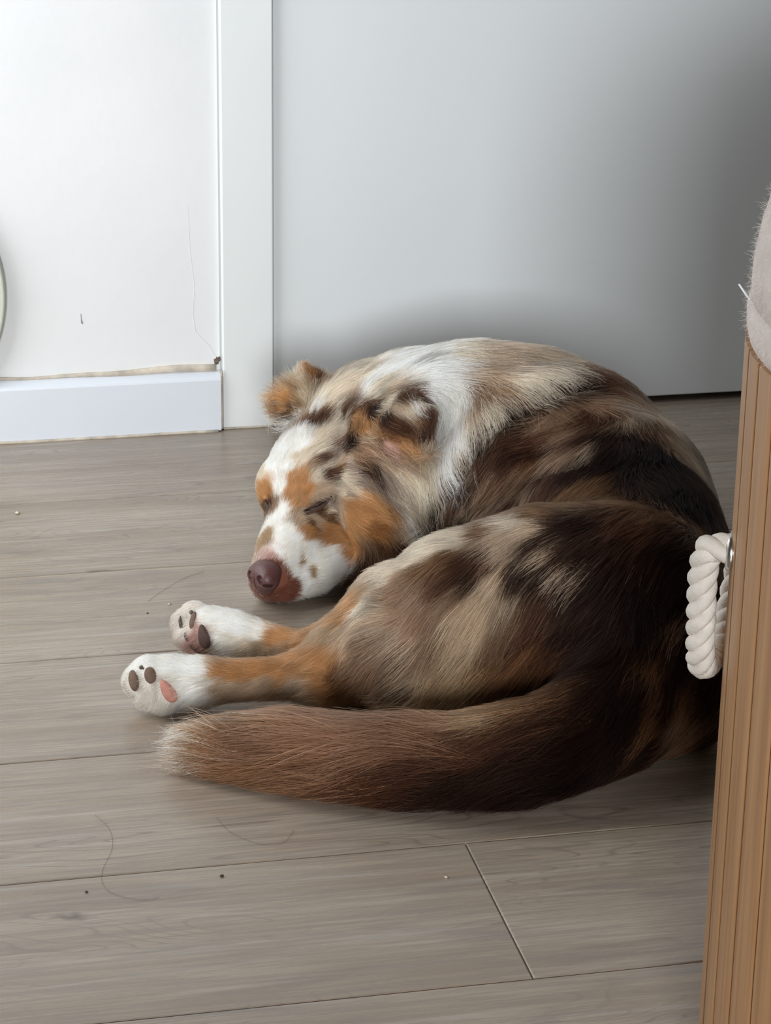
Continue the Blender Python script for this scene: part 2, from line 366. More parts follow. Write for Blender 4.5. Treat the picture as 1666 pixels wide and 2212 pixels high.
# clear plastic tag pin in the seam
bm = bmesh.new(); tube_bm(bm, [drum(2.80+0.06, SR-0.003, ZC+0.0225), drum(2.80+0.03, SR+0.0010, ZC+0.0255), drum(2.80, SR+0.0055, ZC+0.0300)], [0.0006, 0.0006, 0.0005], 8)
bm_obj('tag_pin', bm, simple('clear_white_plastic', (0.85, 0.86, 0.86), 0.25, 0.5), stool)

# ------------------------------------------------------------------ shed hairs and crumbs on the planks
M_SHED = simple('shed_hair', (0.17, 0.135, 0.10), 0.6, 0.3)
HAIRS = [('dark shed hair curving over the planks in front of the tail tip', [(0.1453, 1.6761), (0.1533, 1.6537), (0.1529, 1.6247), (0.1423, 1.5914), (0.1402, 1.5713), (0.1461, 1.5554), (0.1628, 1.5436), (0.1776, 1.5441)]), ('dark shed hair curved on the floor under the tail', [(0.2337, 1.6574), (0.2418, 1.6298), (0.2593, 1.6091), (0.2763, 1.6074), (0.2881, 1.6249)]), ('thin shed hair slanting on the planks left of the nose', [(0.2343, 2.0792), (0.2421, 2.091), (0.2599, 2.1136), (0.2773, 2.131), (0.2938, 2.1407)])]
for lab, pts in HAIRS:
    P = catmull([Vector((x, y, 0.0005)) for x, y in pts], 8)
    bm = bmesh.new(); tube_bm(bm, P, 0.00010, 5); o = bm_obj('shed_hair', bm, M_SHED, None); tag(o, lab, 'hair')
M_CRUMB = simple('crumb', (0.62, 0.55, 0.42), 0.8, 0.2)
M_SPECK = simple('dark_speck', (0.07, 0.05, 0.04), 0.8, 0.2)
CRUMBS = [('yellow crumb on the planks just above the far paw', 0.2525, 2.0694, 0.0014, 1), ('pale crumb on the planks right of the tail hair', 0.3833, 1.5352, 0.0013, 1), ('dark speck on the planks left of the far paw', 0.2307, 2.0528, 0.0009, 0), ('white crumb on the planks near the left edge below the baseboard', 0.1346, 2.3237, 0.0022, 1), ('dark speck on the plank below the curved hair', 0.1277, 1.5615, 0.0011, 0), ('dark speck on the plank right of the curved hair', 0.2251, 1.5663, 0.0014, 0)]
for lab, x, y, r_, pale in CRUMBS:
    bm = bmesh.new(); bmesh.ops.create_icosphere(bm, subdivisions=2, radius=r_)
    for v in bm.verts: v.co *= 1 + 0.25*math.sin(v.co.x*4000 + v.co.y*6100); v.co.z *= 0.55
    o = bm_obj('crumb', bm, M_CRUMB if pale else M_SPECK, None, True); o.location = (x, y, r_*0.5); tag(o, lab, 'crumb')

# ------------------------------------------------------------------ distance-field modelling (numpy)
def sd_chain(P, nodes):
    d = None
    nodes = np.asarray(nodes, float)
    if len(nodes) == 1: return np.linalg.norm(P - nodes[0, :3], axis=-1) - nodes[0, 3]
    for a, b in zip(nodes, nodes[1:]):
        ab = b[:3] - a[:3]; L2 = max(float(ab @ ab), 1e-9)
        t = np.clip(((P - a[:3]) @ ab) / L2, 0, 1)
        e = np.sqrt(((P - a[:3] - t[..., None]*ab)**2).sum(-1)) - (a[3] + (b[3]-a[3])*(t*t*(3-2*t)*0.5 + t*0.5))
        d = e if d is None else np.minimum(d, e)
    return d
def sd_ell(P, c, r, R=None):
    q = P - np.asarray(c, float)
    if R is not None: q = q @ R
    r = np.asarray(r, float)
    k0 = np.sqrt(((q/r)**2).sum(-1)); k1 = np.sqrt(((q/(r*r))**2).sum(-1)) + 1e-9
    return k0*(k0-1)/k1
def sd_tri(P, a, b, c, r):
    a, b, c = (np.asarray(v, float) for v in (a, b, c))
    ba, cb, ac = b-a, c-b, a-c; n = np.cross(ba, ac)
    pa, pb, pc = P-a, P-b, P-c
    s = np.sign(pa @ np.cross(ba, n)) + np.sign(pb @ np.cross(cb, n)) + np.sign(pc @ np.cross(ac, n))
    def seg(p, e): 
        t = np.clip((p @ e)/(e @ e), 0, 1); q = p - t[..., None]*e; return (q*q).sum(-1)
    de = np.minimum(np.minimum(seg(pa, ba), seg(pb, cb)), seg(pc, ac)); df = (pa @ n)**2/(n @ n)
    return np.sqrt(np.where(s < 2.0, de, df)) - r
def smin(a, b, k):
    h = np.maximum(k - np.abs(a-b), 0)/k
    return np.minimum(a, b) - h*h*h*k/6
HEAD_M = np.array([[-0.52923, 0.76005, -0.33568], [-0.80861, -0.61982, -0.06978], [-0.25332, 0.19481, 0.92599]]); HEAD_O = np.array([0.41428, 2.15368, 0.08183]); HEAD_S = 1.0723 * 0.01
def head_w(p): return HEAD_O + (np.asarray(p, float)*HEAD_S) @ HEAD_M.T
def euler_m(rx, ry, rz):
    cx, sx, cy, sy, cz, sz = math.cos(rx), math.sin(rx), math.cos(ry), math.sin(ry), math.cos(rz), math.sin(rz)
    return np.array([[cz*cy, cz*sy*sx-sz*cx, cz*sy*cx+sz*sx], [sz*cy, sz*sy*sx+cz*cx, sz*sy*cx-cz*sx], [-sy, cy*sx, cy*cx]])
def prim_eval(pr, P):
    """pr = (kind, k, data...); an 'h' in the kind means head-local centimetres"""
    kind = pr[0]
    if 'h' in kind:
        Q = ((P - HEAD_O) @ HEAD_M)/HEAD_S; sc = HEAD_S
    else: Q = P; sc = 1.0
    if 'c' in kind: d = sd_chain(Q, pr[2])
    elif 'e' in kind: d = sd_ell(Q, pr[2], pr[3], euler_m(*pr[4]) if len(pr) > 4 else None)
    elif 't' in kind: d = sd_tri(Q, pr[2], pr[3], pr[4], pr[5])
    return d*sc
def prim_box(pr):
    kind = pr[0]; sc = HEAD_S if 'h' in kind else 1.0
    if 'c' in kind:
        n = np.asarray(pr[2], float); pts, r = n[:, :3], n[:, 3].max()
    elif 'e' in kind: pts, r = np.array([pr[2]], float), max(pr[3])
    else: pts, r = np.array(pr[2:5], float), pr[5]
    if 'h' in kind: pts = head_w(pts)
    return pts.min(0) - r*sc, pts.max(0) + r*sc
def sdf_grid(prims, lo, hi, h, margin=0.05):
    n = np.ceil((np.asarray(hi) - lo)/h).astype(int) + 1
    D = np.full(n, 0.3, np.float32)
    ax = [lo[i] + h*np.arange(n[i]) for i in range(3)]
    for pr in prims:
        b0, b1 = prim_box(pr); k = abs(pr[1])
        i0 = np.maximum(np.floor((b0 - margin - k - lo)/h).astype(int), 0); i1 = np.minimum(np.ceil((b1 + margin + k - lo)/h).astype(int) + 1, n)
        if (i1 <= i0).any(): continue
        P = np.stack(np.meshgrid(*[ax[i][i0[i]:i1[i]] for i in range(3)], indexing='ij'), -1)
        d = prim_eval(pr, P); sl = tuple(slice(i0[i], i1[i]) for i in range(3))
        if '-' in pr[0]: D[sl] = -smin(-D[sl], d, k)
        else: D[sl] = smin(D[sl], d, k)
    return D
def surface_nets(D, lo, h):
    n = np.array(D.shape); S = D < 0
    c = np.zeros(n - 1, np.int8)
    for dx in (0, 1):
        for dy in (0, 1):
            for dz in (0, 1): c += S[dx:n[0]-1+dx, dy:n[1]-1+dy, dz:n[2]-1+dz]
    act = (c > 0) & (c < 8); idx = np.full(act.shape, -1, np.int64); cells = np.argwhere(act); idx[act] = np.arange(len(cells))
    acc = np.zeros((len(cells), 3)); cnt = np.zeros(len(cells))
    corners = [(x, y, z) for x in (0, 1) for y in (0, 1) for z in (0, 1)]
    for a in corners:
        for ax in range(3):
            if a[ax]: continue
            b = list(a); b[ax] = 1
            va = D[cells[:, 0]+a[0], cells[:, 1]+a[1], cells[:, 2]+a[2]]; vb = D[cells[:, 0]+b[0], cells[:, 1]+b[1], cells[:, 2]+b[2]]
            m = (va < 0) != (vb < 0)
            t = np.where(m, va/np.where(m, va-vb, 1), 0)
            for j in range(3): acc[:, j] += np.where(m, a[j] + (t if j == ax else 0), 0)
            cnt += m
    V = np.asarray(lo) + h*(cells + acc/cnt[:, None])
    F = []
    for ax in range(3):
        u, v = (ax+1) % 3, (ax+2) % 3
        sl0 = [slice(None)]*3; sl1 = [slice(None)]*3; sl0[ax] = slice(0, -1); sl1[ax] = slice(1, None)
        A, B = S[tuple(sl0)], S[tuple(sl1)]
        for flip, m in ((False, A & ~B), (True, ~A & B)):
            e = np.argwhere(m); e = e[(e[:, u] > 0) & (e[:, v] > 0) & (e[:, u] < n[u]-1) & (e[:, v] < n[v]-1)]
            du = np.zeros(3, int); du[u] = 1; dv = np.zeros(3, int); dv[v] = 1
            q = [idx[tuple((e - o).T)] for o in (du*0, du, du+dv, dv)]
            q = np.stack(q if not flip else q[::-1], 1); F.append(q)
    return V, np.concatenate(F)
class Field:
    def __init__(s, D, lo, h): s.D, s.lo, s.h, s.n = D, np.asarray(lo, float), h, np.array(D.shape)
    def val(s, P):
        q = np.clip((P - s.lo)/s.h, 0, s.n - 1.001); i = q.astype(int); f = q - i; out = 0
        for a in (0, 1):
            for b in (0, 1):
                for c in (0, 1):
                    w = (f[:, 0] if a else 1-f[:, 0])*(f[:, 1] if b else 1-f[:, 1])*(f[:, 2] if c else 1-f[:, 2])
                    out = out + w*s.D[i[:, 0]+a, i[:, 1]+b, i[:, 2]+c]
        return out
    def grad(s, P, e=None):
        e = e or s.h*1.2; g = np.stack([s.val(P + np.eye(3)[k]*e) - s.val(P - np.eye(3)[k]*e) for k in range(3)], -1)
        return g/(np.linalg.norm(g, axis=-1, keepdims=True) + 1e-9)
# ------------------------------------------------------------------ the dog: one continuous body grown from a distance field
BODY = [
    ('c', 0.03, [(0.4862, 2.0966, 0.085, 0.078), (0.5345, 2.1169, 0.102, 0.098), (0.592, 2.0998, 0.11, 0.099)]),
    ('c', 0.01, [(0.575, 2.0509, 0.096, 0.096), (0.6105, 2.0543, 0.106, 0.102), (0.6378, 1.9971, 0.094, 0.092), (0.6278, 1.901, 0.088, 0.084), (0.6038, 1.8159, 0.082, 0.08)]),
    ('c', 0.014, [(0.5794, 1.7767, 0.092, 0.084), (0.529, 1.8046, 0.089, 0.079), (0.4646, 1.8189, 0.078, 0.069), (0.4201, 1.8499, 0.062, 0.048)]),
    ('c', 0.02, [(0.5054, 1.7997, 0.055, 0.062), (0.4238, 1.8161, 0.046, 0.05), (0.3752, 1.8431, 0.038, 0.034)]),
    ('c', 0.02, [(0.4156, 1.8505, 0.06, 0.045), (0.3775, 1.8431, 0.042, 0.031), (0.3457, 1.8308, 0.03, 0.022)]),
    ('c', 0.03, [(0.588, 1.7505, 0.07, 0.07), (0.5989, 1.7205, 0.05, 0.054), (0.6231, 1.7197, 0.03, 0.032)]),
    ('c', 0.03, [(0.5957, 1.7488, 0.062, 0.056), (0.5512, 1.6771, 0.048, 0.042), (0.4874, 1.6477, 0.04, 0.036), (0.4153, 1.6492, 0.034, 0.031), (0.3482, 1.6717, 0.031, 0.029), (0.2963, 1.7019, 0.028, 0.027), (0.2562, 1.7224, 0.024, 0.021), (0.2365, 1.7367, 0.02, 0.014), (0.2235, 1.7482, 0.016, 0.007)]),
    ('c', 0.015, [(0.346, 1.8326, 0.03, 0.021), (0.3082, 1.8369, 0.027, 0.0155), (0.2741, 1.8394, 0.027, 0.0155), (0.2479, 1.8427, 0.026, 0.018)]),
    ('c', 0.01, [(0.2479, 1.8427, 0.026, 0.0185), (0.224, 1.8489, 0.026, 0.0205), (0.2093, 1.853, 0.027, 0.018)]),
    ('c', 0.004, [(0.2216, 1.8453, 0.027, 0.014), (0.2001, 1.8551, 0.026, 0.0122)]),
    ('c', 0.004, [(0.2216, 1.8453, 0.027, 0.014), (0.2069, 1.8501, 0.036, 0.0116)]),
    ('c', 0.004, [(0.2216, 1.8453, 0.027, 0.014), (0.2073, 1.8471, 0.017, 0.0118)]),
    ('c', 0.004, [(0.2216, 1.8453, 0.027, 0.014), (0.2179, 1.8417, 0.014, 0.0108)]),
    ('c', 0.02, [(0.3671, 1.8819, 0.03, 0.022), (0.339, 1.9013, 0.022, 0.014), (0.3161, 1.9189, 0.023, 0.0155), (0.2887, 1.9348, 0.026, 0.0195), (0.2721, 1.9435, 0.027, 0.02)]),
    ('c', 0.004, [(0.274, 1.9432, 0.027, 0.014), (0.253, 1.9645, 0.026, 0.0112)]),
    ('c', 0.004, [(0.274, 1.9432, 0.027, 0.014), (0.2611, 1.9616, 0.034, 0.0115)]),
    ('c', 0.004, [(0.274, 1.9432, 0.027, 0.014), (0.2534, 1.9537, 0.018, 0.0112)]),
    ('c', 0.004, [(0.274, 1.9432, 0.027, 0.014), (0.2625, 1.9479, 0.012, 0.0105)]),
    ('c', 0.02, [(0.4865, 2.0568, 0.05, 0.048), (0.4614, 2.0796, 0.036, 0.035), (0.4343, 2.0735, 0.022, 0.022)]),
    ('c', 0.03, [(0.5457, 2.1455, 0.112, 0.092), (0.5055, 2.1745, 0.11, 0.081), (0.4713, 2.1971, 0.108, 0.068)]),
    ('he', 0.02, (-0.5, 0, -0.3), (6.6, 5.5, 5.3)),
    ('he', 0.02, (-4.2, 0, -0.4), (5, 5.2, 5.2)),
    ('hc', 0.02, [(3.6, 2.0, 1.9, 2.3)]),
    ('hc', 0.02, [(3.6, -2.0, 1.9, 2.3)]),
    ('hc', 0.02, [(-1.5, 3.8, -2.4, 2.8), (2.2, 3.8, -2.7, 2.7)]),
    ('hc', 0.02, [(-1.5, -3.4, -2.2, 2.6), (2.2, -3.0, -2.4, 2.4)]),
    ('hc', 0.02, [(4.5, 0, -0.9, 3.5), (8.5, 0, -1.4, 2.85), (12.3, 0, -1.7, 2.0)]),
    ('hc', 0.012, [(6.2, 2.5, -3.7, 2.2), (9.3, 1.9, -3.6, 2.05), (12.0, 1.0, -2.8, 1.6)]),
    ('hc', 0.012, [(6.2, -1.6, -3.0, 1.9), (9.3, -1.4, -3.1, 1.9), (12.0, -0.9, -2.8, 1.5)]),
    ('hc', 0.008, [(2.5, 0, -4.3, 2.3), (8, 0, -4.0, 1.7), (11.6, 0, -3.6, 1.1)]),
    ('h-e', 0.006, (5.6, 3.45, 1.15), (1.5, 0.5, 0.35), (0, 0.35, -0.55)),
    ('h-e', 0.006, (5.6, -3.45, 1.15), (1.5, 0.5, 0.35), (0, 0.35, 0.55)),
    ('hc', 0.005, [(5.0, 2.75, 1.5, 0.95)]),
    ('hc', 0.005, [(5.0, -2.75, 1.5, 0.95)]),
    ('-c', 0.016, [(0.4806, 2.0158, 0.0885, 0.006), (0.4951, 1.9995, 0.1156, 0.006), (0.506, 1.9943, 0.1341, 0.006), (0.519, 1.9986, 0.1556, 0.006), (0.5416, 2.0071, 0.1758, 0.006), (0.5695, 2.0107, 0.1894, 0.006), (0.6034, 2.0125, 0.1998, 0.006), (0.6423, 2.0286, 0.2003, 0.006)]),
    ('-c', 0.014, [(0.5029, 1.986, 0.0948, 0.004), (0.5276, 1.9711, 0.1248, 0.004), (0.5583, 1.9631, 0.1399, 0.004), (0.5804, 1.9264, 0.1602, 0.004), (0.6085, 1.8982, 0.1706, 0.004)]),
    ('-c', 0.012, [(0.4423, 2.1409, 0.1537, 0.004), (0.4374, 2.0956, 0.1467, 0.004), (0.4346, 2.0604, 0.1325, 0.004), (0.4424, 2.0357, 0.11, 0.004), (0.4537, 2.024, 0.0872, 0.004)]),
    ('t', 0.008, (0.4347, 2.1507, 0.1486), (0.4689, 2.0658, 0.1865), (0.4504, 2.0534, 0.1655), 0.003),
    ('t', 0.008, (0.4689, 2.0658, 0.1865), (0.4837, 2.0376, 0.1802), (0.4504, 2.0534, 0.1655), 0.003),
    ('t', 0.008, (0.4837, 2.0376, 0.1802), (0.4796, 2.0283, 0.1532), (0.4504, 2.0534, 0.1655), 0.003),
    ('t', 0.008, (0.4329, 2.0686, 0.1351), (0.452, 2.0535, 0.1471), (0.4656, 2.0375, 0.1378), 0.0032),
    ('t', 0.008, (0.4347, 2.1507, 0.1486), (0.4329, 2.0686, 0.1351), (0.452, 2.0535, 0.1471), 0.0032),
    ('t', 0.008, (0.452, 2.0535, 0.1471), (0.4796, 2.0283, 0.1532), (0.4656, 2.0375, 0.1378), 0.0032),
    ('t', 0.008, (0.3847, 2.214, 0.1166), (0.429, 2.2262, 0.145), (0.4057, 2.2217, 0.1634), 0.0036),
    ('t', 0.008, (0.3847, 2.214, 0.1166), (0.4057, 2.2217, 0.1634), (0.3772, 2.217, 0.1406), 0.0036),
    ('t', 0.008, (0.429, 2.2262, 0.145), (0.4057, 2.2217, 0.1634), (0.4192, 2.2222, 0.1598), 0.0036),
    ('-c', 0.006, [(0.2021, 1.8436, 0.0442, 0.0022), (0.2017, 1.8383, 0.0355, 0.0022), (0.2037, 1.8357, 0.0221, 0.0022)]),
    ('-c', 0.006, [(0.2144, 1.8342, 0.0376, 0.0022), (0.2112, 1.832, 0.0252, 0.0022), (0.2122, 1.8321, 0.0181, 0.0022)]),
    ('-c', 0.006, [(0.2547, 1.9527, 0.0391, 0.0022), (0.2539, 1.938, 0.0338, 0.0022), (0.2564, 1.9313, 0.0236, 0.0022)]),
    ('-c', 0.006, [(0.2619, 1.93, 0.0379, 0.0022), (0.2584, 1.9289, 0.0245, 0.0022)])]
GH = 0.0032; LO = np.array([0.14, 1.56, -0.03]); HI = np.array([0.90, 2.36, 0.30])
D = sdf_grid(BODY, LO, HI, GH)
zz = LO[2] + GH*np.arange(D.shape[2]); D = np.maximum(D, (0.0015 - zz)[None, None, :].astype(np.float32))   # rests on the floor
V, Fq = surface_nets(D, LO, GH)
field = Field(D, LO, GH)
